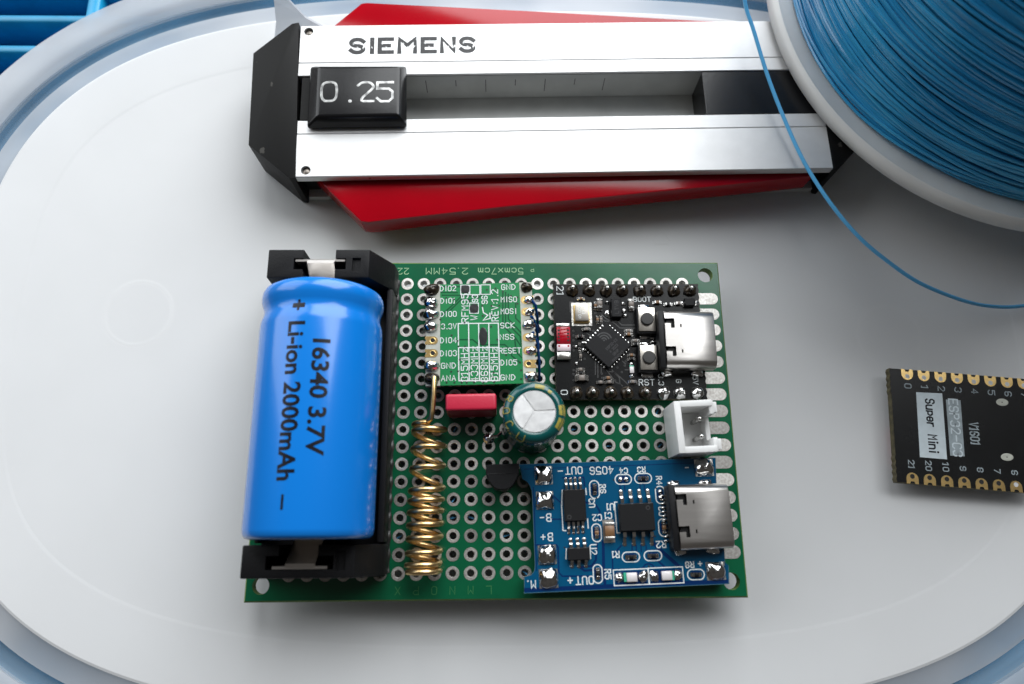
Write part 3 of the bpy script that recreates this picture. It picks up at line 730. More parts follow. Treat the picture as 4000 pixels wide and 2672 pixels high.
for k, (x, y) in enumerate(ET + EB):
    top = k < 8
    blob('solder_joint', x, y + (-0.05 if top else 0.05), EZ, 0.98, 1.0, 0.85, k + 40, 'solder' if k >= 13 else 'flux', ctrl, 0.16, 2.2, power=0.9)
    boxp('header_pin', x + 0.08, y + 0.05, EZ - 1.4, 0.5, 0.5, 2.75, 'leg', ctrl, random.uniform(-6, 6), 0.08, 1)
# crystal
boxp('crystal_pads', 12.95, 16.05, EZ + 0.005, 3.1, 3.7, 0.04, 'silver', ctrl)
boxp('crystal_base', 12.91, 16.05, EZ + 0.05, 2.45, 3.0, 0.45, 'gold', ctrl, 0, 0.25)
boxp('crystal_lid', 12.91, 16.05, EZ + 0.5, 2.1, 2.65, 0.35, 'xtal', ctrl, 0, 0.25)
lettering('40.000', 12.55, 16.1, EZ + 0.862, 0.4, 91, 'white', ctrl, 0.06)
lettering('EFM', 13.15, 16.4, EZ + 0.862, 0.42, 91, 'white', ctrl, 0.06)
# regulator
ic(18.2, 16.75, EZ, 1.5, 2.9, 1.05, ctrl, 0, name='regulator')
lettering('LTVB', 18.2, 16.85, EZ + 1.06, 0.55, 91, 'mark', ctrl, 0.06)
for x, y, w_, h_ in ((16.9, 16.1, 0.9, 1.1), (19.35, 17.7, 0.8, 0.55), (19.4, 16.55, 0.85, 0.6), (19.55, 15.75, 0.9, 0.6), (16.95, 17.9, 0.6, 0.5)):
    blob('solder_joint', x, y, EZ, w_ / 2, h_ / 2, 0.35, x * y, 'solder', ctrl, 0.3, 3)
# push buttons
for bx, by in ((22.62, 14.79), (22.55, 8.83)):
    boxp('button_body', bx, by - 0.1, EZ + 0.05, 2.95, 4.15, 1.15, 'black', ctrl, -0.5, 0.12)
    boxp('button_plate', bx, by, EZ + 1.2, 2.55, 3.75, 0.22, 'btn', ctrl, -0.5, 0.1)
    b = MB(); b.lathe([(0.98, EZ + 1.4), (0.96, EZ + 1.75), (0.86, EZ + 1.86), (0.001, EZ + 1.88)], bx, by - 0.02, 28); b.build('button_cap', 'rubber', ctrl, True)
    for dy in (-2.35, 2.35): boxp('button_pad', bx - 0.1, by + dy, EZ + 0.01, 1.7, 0.75, 0.12, 'solder', ctrl, 0, 0.05, 1)
# square chip, set diagonally
cx_, cy_ = 16.62, 10.92
b = MB(); q = 2.46 * math.sqrt(2); b.prism([(cx_, cy_ + q), (cx_ + q, cy_), (cx_, cy_ - q), (cx_ - q, cy_)], EZ + 0.03, EZ + 0.9); b.build('main_chip', 'epoxy', ctrl, True, None, 0.05, 1)
d = 1 / math.sqrt(2); src = None
for e in range(4):
    a = math.radians(45 + 90 * e); nx, ny = math.cos(a), math.sin(a); tx, ty = -ny, nx
    for k in range(8):
        u = (k - 3.5) * 0.54; px, py = cx_ + nx * 2.63 + tx * u, cy_ + ny * 2.63 + ty * u
        if src is None: src = boxp('chip_pin', px, py, EZ + 0.01, 0.42, 0.26, 0.16, 'leg', ctrl, 0, 0.04, 1); src.rotation_euler[2] = a
        else: copy_at(src, ctrl, (px, py, EZ + 0.01), math.degrees(a))
b = MB()
for k, r in enumerate((0.35, 0.75, 1.15)):
    b.ribbon([(cx_ - 0.55 + r * math.cos(math.radians(t)), cy_ + 0.75 + r * math.sin(math.radians(t))) for t in range(20, 150, 12)], 0.2, EZ + 0.908)
b.disc(cx_ - 0.55, cy_ + 0.72, EZ + 0.908, 0.13, 10); b.build('chip_emblem', 'mark', ctrl)
for k, t in enumerate(('ESP32-C3', '4 2023', 'UR4P', 'FE04C143')):
    lettering(t, cx_ + 0.55 + 0.42 * k * 0.7, cy_ + 0.1 - 0.62 * k, EZ + 0.908, 0.36, 44, 'mark', ctrl, 0.055, 0.8)
# chip antenna
for k, (x, y, w_, h_, m_) in enumerate(((9.99, 14.12, 2.05, 0.62, 'silver'), (10.0, 12.45, 2.03, 2.72, 'redant'), (10.0, 10.56, 2.03, 1.06, 'pink'), (10.0, 9.42, 2.03, 1.22, 'silver'))):
    boxp('antenna_band' if 0 < k < 3 else 'antenna_end', x, y, EZ + 0.02, w_, h_, (0.62, 0.8, 0.8, 0.62)[k], m_, ctrl, 0, 0.04, 1)
for k in range(4):
    for sx in (-0.7, 0.7):
        b = MB(); b.lathe([(0.0, EZ + 0.828), (0.13, EZ + 0.83), (0.17, EZ + 0.823)], 10.0 + sx, 13.25 - 0.52 * k, 10); b.build('antenna_via', 'hole', ctrl)
    polyline('antenna_trace', [(9.3, 13.25 - 0.52 * k), (10.7, 13.5 - 0.52 * k)], 0.16, EZ + 0.825, 'pink' if False else 'wing', ctrl)
for sx in (-0.7, 0.7):
    b = MB(); b.disc(10.0 + sx, 10.8, EZ + 0.826, 0.15, 10); b.build('antenna_via', 'wing', ctrl)
# indicator light
boxp('indicator_light', 20.15, 7.2, EZ + 0.02, 0.62, 1.0, 0.42, 'resin', ctrl, 0, 0.04, 1)
boxp('indicator_base', 20.15, 7.85, EZ + 0.02, 0.62, 0.3, 0.2, 'ledgreen', ctrl)
for y in (8.15, 6.35): blob('solder_joint', 20.15, y, EZ, 0.33, 0.3, 0.35, y, 'solder', ctrl, 0.3, 3)
ic(29.54, 17.76, EZ, 1.5, 1.15, 0.85, ctrl, 0, name='diode')
for dx in (-1.05, 1.05): blob('solder_joint', 29.54 + dx, 17.7, EZ, 0.4, 0.42, 0.4, dx, 'solder', ctrl, 0.3, 3)
usb_socket(28.55, 11.3, EZ, ctrl, -0.3, 7.35, 8.75)
for x, y, o_, L in [(15.71, 17.56, 'v', 1.5), (15.13, 17.33, 'v', 0.9), (20.56, 17.47, 'v', 1.5), (13.57, 13.58, 'h', 0.9), (12.57, 12.43, 'h', 0.9), (19.99, 13.3, 'h', 0.9), (19.97, 12.75, 'h', 0.9), (20.95, 11.75, 'h', 0.9), (20.93, 11.2, 'h', 0.9), (12.46, 7.3, 'h', 0.9), (12.45, 6.74, 'h', 0.9), (12.57, 5.95, 'h', 1.6),
                    (20.21, 9.5, 'h', 0.8), (20.18, 8.92, 'h', 0.8), (16.54, 6.0, 'h', 0.9), (15.4, 5.34, 'h', 0.9), (16.7, 5.38, 'h', 0.9), (20.21, 5.4, 'h', 0.9), (12.44, 10.89, 'v', 0.8), (12.54, 9.45, 'v', 0.8), (15.32, 15.13, 'v', 0.8), (15.85, 15.13, 'v', 0.8), (12.92, 18.5, 'h', 0.7), (24.65, 17.86, 'h', 0.9), (26.29, 17.54, 'h', 0.9), (27.96, 17.69, 'h', 0.9)]:
    chip_cap(x, y, EZ, o_, L, ctrl, 'greyc' if L > 1 else random.choice(('tan', 'epoxy', 'greyc')))
for x, y in ((11.9, 10.9), (11.9, 8.3), (13.1, 11.5), (13.0, 10.4)): blob('solder_joint', x, y, EZ, 0.3, 0.24, 0.25, x, 'solder', ctrl, 0.3, 3)
for t, x, y, h_, a in (('21', 9.75, 19.85, 1.0, -90), ('0', 9.95, 3.9, 0.95, -90), ('.', 9.42, 4.35, 0.9, 0), ('BOOT', 22.35, 18.44, 0.72, 0), ('RST', 22.3, 5.37, 0.85, 0), ('3.3', 24.49, 5.75, 0.72, -90), ('5V', 29.66, 5.65, 0.72, -90), ('G', 27.12, 5.53, 0.7, -90)):
    lettering(t, x, y, EZ + 0.02, h_, a, 'white', ctrl, 0.12)
for pl in ([(15.78, 15.33), (16.52, 14.94), (18.46, 14.89), (19.04, 14.31), (20.98, 14.3)], [(16.03, 15.96), (16.68, 15.33), (18.0, 14.54), (18.71, 13.84), (20.96, 13.79)], [(16.33, 7.34), (17.71, 5.39), (18.43, 5.08)], [(17.21, 7.26), (18.9, 5.68), (19.46, 5.08), (21.22, 5.07)],
           [(16.84, 7.04), (17.49, 6.96), (18.26, 6.06), (18.29, 5.23), (18.64, 4.86)], [(11.67, 18.02), (11.22, 18.02), (11.24, 16.44), (11.54, 16.28)], [(14.76, 8.55), (14.69, 6.6)], [(15.13, 8.4), (15.04, 6.14)], [(15.62, 7.95), (15.57, 6.74)], [(13.3, 12.2), (14.0, 11.6)], [(13.7, 13.0), (14.2, 12.6), (14.6, 12.55)], [(18.9, 8.6), (19.3, 8.2)], [(19.2, 7.3), (19.8, 7.3)]):
    polyline('trace', pl, 0.15, EZ + 0.008, 'ktrace', ctrl)
via_dots([(11.6, 13.39), (11.58, 12.67), (11.55, 11.89), (11.57, 11.0), (11.55, 10.32), (11.45, 7.28), (11.43, 6.68), (11.4, 5.71), (15.65, 6.74), (15.69, 6.07), (17.58, 5.68), (18.67, 6.95), (19.34, 8.61), (19.16, 7.93), (18.04, 7.64), (13.16, 9.02), (15.04, 16.23), (20.74, 12.3), (14.66, 13.38)], 0.17, EZ + 0.012, 'ktrace', ctrl)
via_dots([(11.6, 13.39), (11.58, 12.67), (11.55, 11.89), (11.57, 11.0), (11.55, 10.32), (11.45, 7.28), (11.43, 6.68), (11.4, 5.71), (15.65, 6.74), (15.69, 6.07), (17.58, 5.68), (18.67, 6.95), (19.34, 8.61), (19.16, 7.93), (18.04, 7.64), (13.16, 9.02), (15.04, 16.23), (20.74, 12.3), (14.66, 13.38)], 0.10, EZ + 0.018, 'hole', ctrl, 'via_hole')

# ------------------------------------------------------------------ charger module (blue)
CZ = 2.4; CA = 1.8
co = [(3.13, -6.7), (3.55, -8.75), (4.1, -9.05), (4.55, -9.6), (4.85, -10.4), (4.93, -11.2), (5.15, -20.6), (5.05, -21.3), (4.6, -21.85), (3.64, -22.1), (3.61, -24.19), (31.89, -23.23), (32.04, -20.83), (31.56, -20.41), (31.62, -18.87), (31.29, -9.4), (31.48, -5.94)]
b = MB(); b.prism(co, CZ - 1.2, CZ - 0.01); chg = b.build('charger_module', 'bedge', board); chg['label'] = 'blue charger module with metal socket and three black chips'
ccx, ccy = 17.5, -15.0
b = MB(); b.prism([(ccx + (x - ccx) * 0.9965, ccy + (y - ccy) * 0.994) for x, y in co], CZ - 0.02, CZ); b.build('solder_mask', 'bmask', chg)
for k, (x, y, w_, h_) in enumerate(((6.6, -8.3, 2.5, 2.57), (6.69, -11.77, 2.44, 2.46), (6.87, -19.14, 2.53, 2.56), (6.98, -22.28, 2.58, 2.52), (29.66, -7.37, 2.65, 2.4), (30.15, -21.5, 2.62, 2.39))):
    boxp('corner_pad', x, y, CZ + 0.004, w_, h_, 0.04, 'silver', chg, CA)
    blob('solder_joint', x, y, CZ + 0.04, w_ / 2 * 0.99, h_ / 2 * 0.99, 0.85, k + 60, 'solder', chg, 0.14, 9, CA, 1.3)
    boxp('header_pin', x + 0.05, y + 0.05, CZ - 2.2, 0.5, 0.5, 3.15, 'leg', chg, 8, 0.08, 1)
ic(10.84, -12.51, CZ, 3.0, 4.3, 1.0, chg, CA, (-0.9, -1.6)); ic(11.19, -19.06, CZ, 3.0, 1.6, 1.0, chg, CA); ic(19.41, -14.2, CZ, 4.85, 3.7, 1.4, chg, CA, (1.6, 1.2))
gull_pins([(9.76, -9.49), (10.43, -9.5), (11.07, -9.47), (11.77, -9.43)], chg, 1, 1.6, 0.34, CZ, 0.45, CA)
gull_pins([(9.95, -15.6), (10.62, -15.58), (11.28, -15.54), (11.94, -15.5)], chg, -1, 1.6, 0.34, CZ, 0.45, CA)
gull_pins([(10.18, -17.67), (11.14, -17.65), (12.07, -17.61)], chg, 1, 1.15, 0.42, CZ, 0.5, CA)
gull_pins([(10.24, -20.3), (11.2, -20.31), (12.2, -20.27)], chg, -1, 1.0, 0.42, CZ, 0.5, CA)
gull_pins([(17.53, -11.41), (18.84, -11.37), (20.13, -11.34), (21.35, -11.32)], chg, 1, 1.75, 0.46, CZ, 0.7, CA)
gull_pins([(17.68, -17.11), (18.97, -17.09), (20.25, -17.08), (21.49, -17.06)], chg, -1, 1.75, 0.46, CZ, 0.7, CA)
boxp('capacitor_pads', 15.55, -16.05, CZ + 0.006, 1.6, 3.1, 0.05, 'silver', chg, CA)
boxp('brown_capacitor', 15.6, -16.05, CZ + 0.06, 1.3, 1.5, 0.82, 'tan', chg, CA, 0.03, 1)
for dy in (-0.95, 0.95): boxp('capacitor_end', 15.6, -16.05 + dy, CZ + 0.06, 1.33, 0.42, 0.86, 'silver', chg, CA, 0.08, 2)
def stadium(x, y, w_, h_, parent):
    r = min(w_, h_) / 2; pts = []; hx, hy = w_ / 2 - r, h_ / 2 - r; a0 = math.radians(CA)
    for k in range(24):
        t = 2 * math.pi * k / 24 + 0.02; u = r * math.cos(t) + (hx if math.cos(t) > 0 else -hx); v = r * math.sin(t) + (hy if math.sin(t) > 0 else -hy)
        pts.append((x + u * math.cos(a0) - v * math.sin(a0), y + u * math.sin(a0) + v * math.cos(a0)))
    b = MB(); b.ribbon(pts + [pts[0]], 0.15, CZ + 0.02); b.build('outline_mark', 'white', parent)
    b = MB(); b.prism([(x + (u - x) * 0.72, y + (v - y) * 0.72) for u, v in pts], CZ + 0.004, CZ + 0.008, False); b.build('mask_opening', 'bdark', parent)
for k, (x, y, w_, h_, o_) in enumerate([(13.78, -10.32, 1.45, 2.58, 'v'), (17.95, -8.93, 2.44, 1.47, 'h'), (20.8, -8.81, 2.51, 1.48, 'h'), (23.11, -11.14, 1.4, 2.52, 'v'), (23.3, -15.63, 1.49, 2.5, 'v'), (13.85, -16.27, 1.4, 2.52, 'v'), (18.48, -19.54, 2.51, 1.42, 'h'), (21.56, -19.4, 2.54, 1.42, 'h'), (13.79, -21.73, 1.34, 2.53, 'v'), (27.37, -21.94, 2.44, 1.47, 'h')]):
    stadium(x, y, w_ - 0.1, h_ - 0.1, chg)
    if k in (1, 3):
        for s_ in (-1, 1):
            dx, dy = (0.42 * s_, 0) if o_ == 'h' else (0, 0.42 * s_)
            blob('solder_joint', x + dx, y + dy, CZ + 0.008, 0.34, 0.34, 0.32, k + s_, 'solder', chg, 0.1, 3, CA)
    else: chip_cap(x, y, CZ + 0.008, o_, 1.05, chg, 'tan' if k in (4, 5) else 'epoxy', 0.55, 0.4, 'chip_resistor')
for k, (x, y, w_, h_) in enumerate(((18.37, -22.2, 4.8, 2.05), (23.22, -22.03, 4.75, 2.1))):
    a0 = math.radians(CA); c, s_ = math.cos(a0), math.sin(a0)
    pts = [(x + u * c - v * s_, y + u * s_ + v * c) for u, v in ((-w_ / 2, -h_ / 2), (w_ / 2, -h_ / 2), (w_ / 2, h_ / 2), (-w_ / 2, h_ / 2))]
    polyline('outline_mark', pts + [pts[0]], 0.14, CZ + 0.02 + 0.003 * k, 'white', chg)
    b = MB(); b.prism([(x + (u - x) * 0.9, y + (v - y) * 0.78) for u, v in pts], CZ + 0.004, CZ + 0.008, False); b.build('mask_opening', 'bdark', chg)
    boxp('indicator_light', x + 0.05, y, CZ + 0.01, 1.45, 1.2, 0.5, 'resin', chg, CA, 0.06, 1)
    boxp('indicator_base', x + (-0.85 if k == 0 else 0.9), y, CZ + 0.012, 0.35, 1.2, 0.22, 'ledgreen', chg, CA)
    for q in (-1, 1): blob('solder_joint', x + q * 1.62, y + q * 0.04, CZ + 0.008, 0.62, 0.68, 0.5, k * 3 + q, 'solder', chg, 0.25, 3, CA)
usb_socket(28.35, -14.2, CZ, chg, 2.0, 7.35, 8.75)
for x, y, t, h_, a in [(10.93, -7.64, 'OUT', .98, 180), (8.98, -7.7, '-', 1.0, 180), (14.91, -7.66, '4056', 1.0, 180), (18.06, -7.72, 'C4', .72, 180), (20.62, -7.58, 'R3', .72, 180), (23.09, -9.1, 'R4', .72, -90), (23.19, -13.41, 'C3', .8, 90), (14.98, -10.24, 'R6', .75, -90), (13.34, -12.2, 'U3', .75, 90),
                       (7.19, -14.15, 'B', 1.0, 180), (6.24, -14.14, '-', .8, 180), (14.0, -14.2, 'C2', .8, 180), (15.53, -13.95, 'C1', .8, 180), (15.88, -12.75, 'U1', .85, 180), (7.35, -16.77, 'B', 1.0, 180), (6.35, -16.77, '+', .9, 180), (13.3, -18.5, 'U2', .85, -90), (16.35, -19.2, 'R1', .8, 180), (22.8, -17.9, 'R2', .85, 180),
                       (15.18, -21.78, 'R5', .8, -90), (11.95, -22.57, 'OUT', 1.0, 180), (9.95, -22.55, '+', 1.0, 180), (4.65, -23.05, 'M.', .95, 180), (26.6, -20.64, 'R8', .75, 180), (28.05, -20.51, '+', .75, 180), (27.2, -7.34, '-', .7, 180)]:
    lettering(t, x, y, CZ + 0.025, h_, a + CA, 'white', chg, 0.15, 0.9)
for pl, w_ in (([(7.93, -11.2), (9.23, -12.37)], .18), ([(7.63, -14.37), (9.1, -14.38)], .18), ([(12.57, -12.11), (13.89, -12.48), (14.38, -13.27), (14.42, -14.6)], .25), ([(13.84, -17.53), (13.6, -19.9), (13.0, -20.7), (11.39, -20.85)], .3), ([(11.2, -20.7), (11.95, -21.3), (13.3, -21.2)], .3), ([(5.3, -17.85), (8.2, -17.85), (8.41, -18.2), (8.4, -21.51), (8.89, -21.99), (12.79, -22.03)], .2),
               ([(14.71, -17.54), (14.62, -21.43), (14.75, -23.34)], .4), ([(17.18, -18.05), (16.56, -18.67), (15.9, -19.8), (15.9, -22.3)], .2), ([(18.72, -17.99), (18.7, -18.8)], .15), ([(19.3, -18.0), (19.29, -18.8)], .15), ([(19.96, -17.93), (19.98, -18.84)], .15), ([(20.69, -18.01), (20.68, -18.8)], .15), ([(21.73, -17.74), (22.6, -18.6), (25.04, -20.8)], .5), ([(22.2, -20.1), (23.2, -20.95)], .25),
               ([(20.0, -21.06), (20.4, -20.6), (20.91, -20.45), (21.4, -20.6), (21.75, -21.08)], .2), ([(3.9, -7.4), (20, -6.95), (31, -6.6)], .1), ([(5.1, -10), (5.35, -21.2)], .16), ([(3.9, -23.75), (31.5, -22.85)], .55), ([(17.4, -9.6), (17.5, -10.6)], .15), ([(18.1, -9.6), (18.1, -10.6)], .15), ([(20.3, -9.5), (20.3, -10.5)], .15), ([(20.9, -9.5), (20.9, -10.5)], .15), ([(9.3, -8.65), (12.3, -8.6), (12.4, -9.8)], .2), ([(23.4, -12.6), (24.5, -13.8)], .2), ([(23.9, -13.3), (25, -14.3)], .2), ([(24.0, -18.1), (25.0, -19.2)], .3)):
    polyline('trace', pl, w_, CZ + 0.006 + 0.004 * random.random(), 'bdark', chg)
for pl in ([(9.2, -10.4), (9.05, -12.6), (9.15, -15.9), (9.55, -15.95)], [(12.55, -10.2), (12.6, -11.0)], [(12.65, -14.4), (12.7, -15.6)], [(16.9, -12.1), (16.55, -12.1), (16.7, -16.3), (17.1, -16.3)], [(9.55, -18.4), (9.45, -19.7)], [(12.85, -18.3), (12.85, -19.7)]):
    polyline('outline_mark', pl, 0.16, CZ + 0.022, 'white', chg)
via_dots([(9.3, -18.2), (16.6, -9.0), (22.6, -10.2), (23.4, -10.2), (20.9, -20.8), (14.0, -11.5), (24.2, -11.9), (22.0, -16.8)], 0.12, CZ + 0.03, 'hole', chg)

# ------------------------------------------------------------------ film capacitor, electrolytic capacitor, transistor, socket
o = boxp('film_capacitor', -3.68, 1.62, 0.25, 7.15, 2.4, 6.25, 'redbox', board, 0.8, 0.42, 3); o['label'] = 'red rectangular film capacitor standing on the board'
EX, EY = 4.95, -0.72
eprof = [(4.0, 0.3), (4.15, 0.6), (4.15, 1.2), (3.95, 1.5), (4.15, 1.9), (4.2, 10.7), (4.1, 11.25), (3.8, 11.65), (3.35, 11.82), (2.95, 11.84), (2.84, 11.74)]
b = MB(); b.lathe(eprof, EX, EY, 64); elec = b.build('electrolytic_capacitor', 'sleeve', board, True, angle=60); elec['label'] = 'dark green round capacitor with a silver three-part top'
b = MB(); b.lathe([(3.9, 0.35), (0.001, 0.35)], EX, EY, 32); b.build('rubber_base', 'black', elec)
qs = (3, 125, 238)                                     # directions of the score lines on the top
b = MB(); b.lathe([(2.86, 11.70), (0.001, 11.70)], EX, EY, 48); b.build('scored_groove', 'can', elec)
for k in range(3):
    a0, a1 = qs[k], qs[(k + 1) % 3] + (360 if k == 2 else 0); mid = math.radians((a0 + a1) / 2); ox, oy = 0.22 * math.cos(mid), 0.22 * math.sin(mid)
    arc = []
    for i in range(21):
        t = math.radians(a0 + (a1 - a0) * i / 20); arc.append((EX + 2.80 * math.cos(t) * 0.985 + ox * 0.12, EY + 2.80 * math.sin(t) * 0.985 + oy * 0.12))
    b0 = (math.cos(math.radians(a0)), math.sin(math.radians(a0))); b1 = (math.cos(math.radians(a1)), math.sin(math.radians(a1)))
    sh = 0.13
    arc[0] = (EX + 2.72 * b0[0] - sh * b0[1], EY + 2.72 * b0[1] + sh * b0[0]); arc[-1] = (EX + 2.72 * b1[0] + sh * b1[1], EY + 2.72 * b1[1] - sh * b1[0])
    pts3 = [(EX + ox * 0.7, EY + oy * 0.7)] + arc; n_ = len(pts3); tl = (0.016, -0.010, 0.012)[k]
    b = MB(); b.v = [(x, y, 11.69) for x, y in pts3] + [(x, y, 11.79 + tl * (x - EX) + (0.02, -0.012, -0.008)[k] * (y - EY)) for x, y in pts3]
    b.f = [tuple(range(n_, 2 * n_))] + [(i, (i + 1) % n_, n_ + (i + 1) % n_, n_ + i) for i in range(n_)]
    b.build('scored_field', 'can', elec, True, None, 0.03, 1)
def on_sleeve(a, s_):
    """point on the sleeve: angle a in degrees, s_ mm along the profile from the inner rim outwards and down"""
    pr = eprof[::-1]; L = 0
    for i in range(len(pr) - 1):
        d_ = math.dist(pr[i], pr[i + 1])
        if L + d_ >= s_ or i == len(pr) - 2:
            f_ = (s_ - L) / d_; r = pr[i][0] + (pr[i + 1][0] - pr[i][0]) * f_; z = pr[i][1] + (pr[i + 1][1] - pr[i][1]) * f_
            break
        L += d_
    r += 0.025; z += 0.025
    return (EX + r * math.cos(math.radians(a)), EY + r * math.sin(math.radians(a)), z)
def sleeve_patch(a0, a1, s0, s1):
    b = MB(); na, ns = max(3, int(abs(a1 - a0) / 4)), 10
    for i in range(na + 1):
        for j in range(ns + 1): b.v.append(on_sleeve(a0 + (a1 - a0) * i / na, s0 + (s1 - s0) * j / ns))
    for i in range(na):
        for j in range(ns): b.f.append((i * (ns + 1) + j, i * (ns + 1) + j + 1, (i + 1) * (ns + 1) + j + 1, (i + 1) * (ns + 1) + j))
    b.build('gold_mark', 'goldprint', elec, True)
sleeve_patch(-8, 14, 0.45, 4.5); sleeve_patch(-38, -14, 0.5, 4.5); sleeve_patch(66, 88, 0.35, 0.95); sleeve_patch(47, 56, 0.35, 0.8)
def sleeve_letter(ch, a, s0, h_):
    b = MB(); st, wd = strokes(ch); k = h_ / 6
    for pl in st:
        dense = []
        for (u0, v0), (u1, v1) in zip(pl[:-1], pl[1:]):
            for t in range(4): dense.append((u0 + (u1 - u0) * t / 4, v0 + (v1 - v0) * t / 4))
        dense.append(pl[-1])
        b.tube([on_sleeve(a + (u - 2) * k / 4.0 * 57.3, s0 + (6 - v) * k) for u, v in dense], 0.075, 5)
    b.build('gold_letter', 'goldprint', elec)
sleeve_letter('R', 152, 0.5, 1.15); sleeve_letter('O', 178, 0.5, 1.15); sleeve_letter('C', 207, 0.5, 1.15); sleeve_letter('U', 241, 0.6, 1.5)
sleeve_letter('I', 165, 1.9, 0.9); sleeve_letter('V', 218, 2.0, 0.9)
b = MB(); b.tube([(0.6, -1.9, 0.7), (0.0, -2.5, 1.1), (-0.9, -2.6, 0.9), (-1.25, -2.75, -0.5)], 0.24, 8); b.build('wire_lead', 'leg', elec, True)
b = MB(); b.lathe([(0.85, 0.05), (0.6, 0.3), (0.35, 0.5), (0, 0.55)], -1.27, -2.65, 16); b.build('solder_joint', 'solder', elec, True)
# transistor
b = MB(); pts = [(-1.6, -6.98), (-1.6, -8.2), (-1.35, -8.9), (-0.85, -9.75), (-0.35, -10.25), (0.2, -10.45), (1.25, -10.42), (1.8, -10.2), (2.3, -9.65), (2.8, -8.8), (3.05, -8.1), (3.05, -6.85)]
b.prism(pts, 0.9, 5.1); tr = b.build('transistor', 'black', board, True, None, 0.12, 1); tr['label'] = 'black plastic transistor with one flat side'
b = MB(); b.tube([(-1.5, -8.32, 5.1), (2.95, -8.17, 5.1)], 0.05, 6); b.build('mould_line', 'black', tr, True)
for dx in (-1.27, 0, 1.27): boxp('transistor_lead', 0.72 + dx, -8.0, -1.0, 0.45, 0.4, 2.0, 'leg', tr)
# two-pin white socket
JA = 2.5; jx, jy = 27.75, -2.05
def JR(u, v): c, s_ = math.cos(math.radians(JA)), math.sin(math.radians(JA)); return (jx + u * c - v * s_, jy + u * s_ + v * c)
jst = boxp('wire_socket', *JR(0, 0), 0.08, 5.6, 7.3, 1.2, 'nylon', board, JA, 0.12); jst['label'] = 'white two-pin wire socket at the board edge'
boxp('socket_wall', *JR(-2.35, 0), 1.2, 0.95, 7.3, 5.8, 'nylon', jst, JA, 0.1)
boxp('socket_wall', *JR(0.28, 3.22), 1.2, 4.6, 0.9, 5.8, 'nylon', jst, JA, 0.1)
boxp('socket_wall', *JR(0.28, -3.22), 1.2, 4.6, 0.9, 5.8, 'nylon', jst, JA, 0.1)
for s_ in (-1, 1):
    boxp('socket_wall', *JR(2.5, s_ * 2.62), 1.2, 0.62, 1.95, 5.6, 'nylon', jst, JA, 0.1)
    boxp('socket_lip', *JR(3.02, s_ * 2.6), 3.6, 0.5, 1.5, 3.2, 'nylon', jst, JA, 0.1)
boxp('socket_wall', *JR(2.5, 0), 1.2, 0.62, 3.3, 2.6, 'nylon', jst, JA, 0.08)
for v in (1.27, -1.27): boxp('socket_pin', *JR(1.05, v), 1.2, 0.62, 0.62, 4.4, 'leg', jst, JA, 0.12, 1)

# ================================================================== battery
bat = thing('battery', 'blue cylindrical lithium battery lying in the black holder', 'battery', (XC, 0, ZC - RB))
prof = [(16.55, 5.5), (16.7, 6.6), (16.6, 7.45), (16.25, 8.0), (15.7, 8.27), (15.0, 8.33), (14.4, 8.27), (13.7, 8.02), (13.0, 7.86), (12.3, 7.98), (11.6, 8.22), (10.8, 8.3), (0, 8.3), (-15.6, 8.3), (-16.3, 8.2), (-16.7, 7.9), (-16.85, 7.3), (-16.85, 6.4)]
b = MB(); n = 96
for k in range(n):
    t = 2 * math.pi * k / n
    for y, r in prof: b.v.append((XC + r * math.sin(t), y, ZC + r * math.cos(t)))
m = len(prof)
for k in range(n):
    for q in range(m - 1): b.f.append((k * m + q, k * m + q + 1, ((k + 1) % n) * m + q + 1, ((k + 1) % n) * m + q))
o = b.build('wrap', 'wrap', bat, True, (XC, 0, ZC), angle=60)
for y0, rs in ((16.5, ((5.6, 0), (3.4, 0.0), (3.2, 1.0), (2.6, 1.2), (0.001, 1.2))), (-16.7, ((6.5, 0), (0.001, -0.02)))):
    b = MB(); mm = len(rs)
    for k in range(40):
        t = 2 * math.pi * k / 40
        for r, dy in rs: b.v.append((XC + r * math.sin(t), y0 + dy, ZC + r * math.cos(t)))
    for k in range(40):
        for q in range(mm - 1): b.f.append((k * mm + q, k * mm + q + 1, ((k + 1) % 40) * mm + q + 1, ((k + 1) % 40) * mm + q))
    b.build('terminal', 'steel', bat, True)
def batt_text(s, y0, y1, th0, th1):
    """lettering running down the cell, wrapped round it; tops of the letters point to larger angles"""
    cu = bpy.data.curves.new('t', 'FONT'); cu.body = s; cu.size = 1; cu.resolution_u = 3; cu.offset = 0.026
    to = bpy.data.objects.new('t', cu); COL.objects.link(to); dg = bpy.context.evaluated_depsgraph_get(); dg.update()
    me = bpy.data.meshes.new_from_object(to.evaluated_get(dg)); bpy.data.objects.remove(to, do_unlink=True)
    bm = bmesh.new(); bm.from_mesh(me); bpy.data.meshes.remove(me)
    xs = [v.co.x for v in bm.verts]; x0, x1 = min(xs), max(xs); cap = 0.73
    for k in range(-6, 24):
        bmesh.ops.bisect_plane(bm, geom=bm.verts[:] + bm.edges[:] + bm.faces[:], plane_co=(0, k * 0.05, 0), plane_no=(0, 1, 0), dist=1e-6)
    for v in bm.verts:
        u = (v.co.x - x0) / (x1 - x0); w_ = v.co.y / cap
        th = math.radians(th0 + (th1 - th0) * w_); y = y0 + (y1 - y0) * u; r = RB + 0.02
        v.co = Vector((r * math.sin(th) * S, y * S, r * math.cos(th) * S))
    bmesh.ops.recalc_face_normals(bm, faces=bm.faces)
    me = bpy.data.meshes.new('lettering'); bm.to_mesh(me); bm.free()
    place('lettering', me, 'print', bat, (XC, 0, ZC))
batt_text('Li-ion 2000mAh', 10.25, -9.95, -16.0, -0.6)
batt_text('16340 3.7V', 7.9, -6.95, 7.2, 22.3)
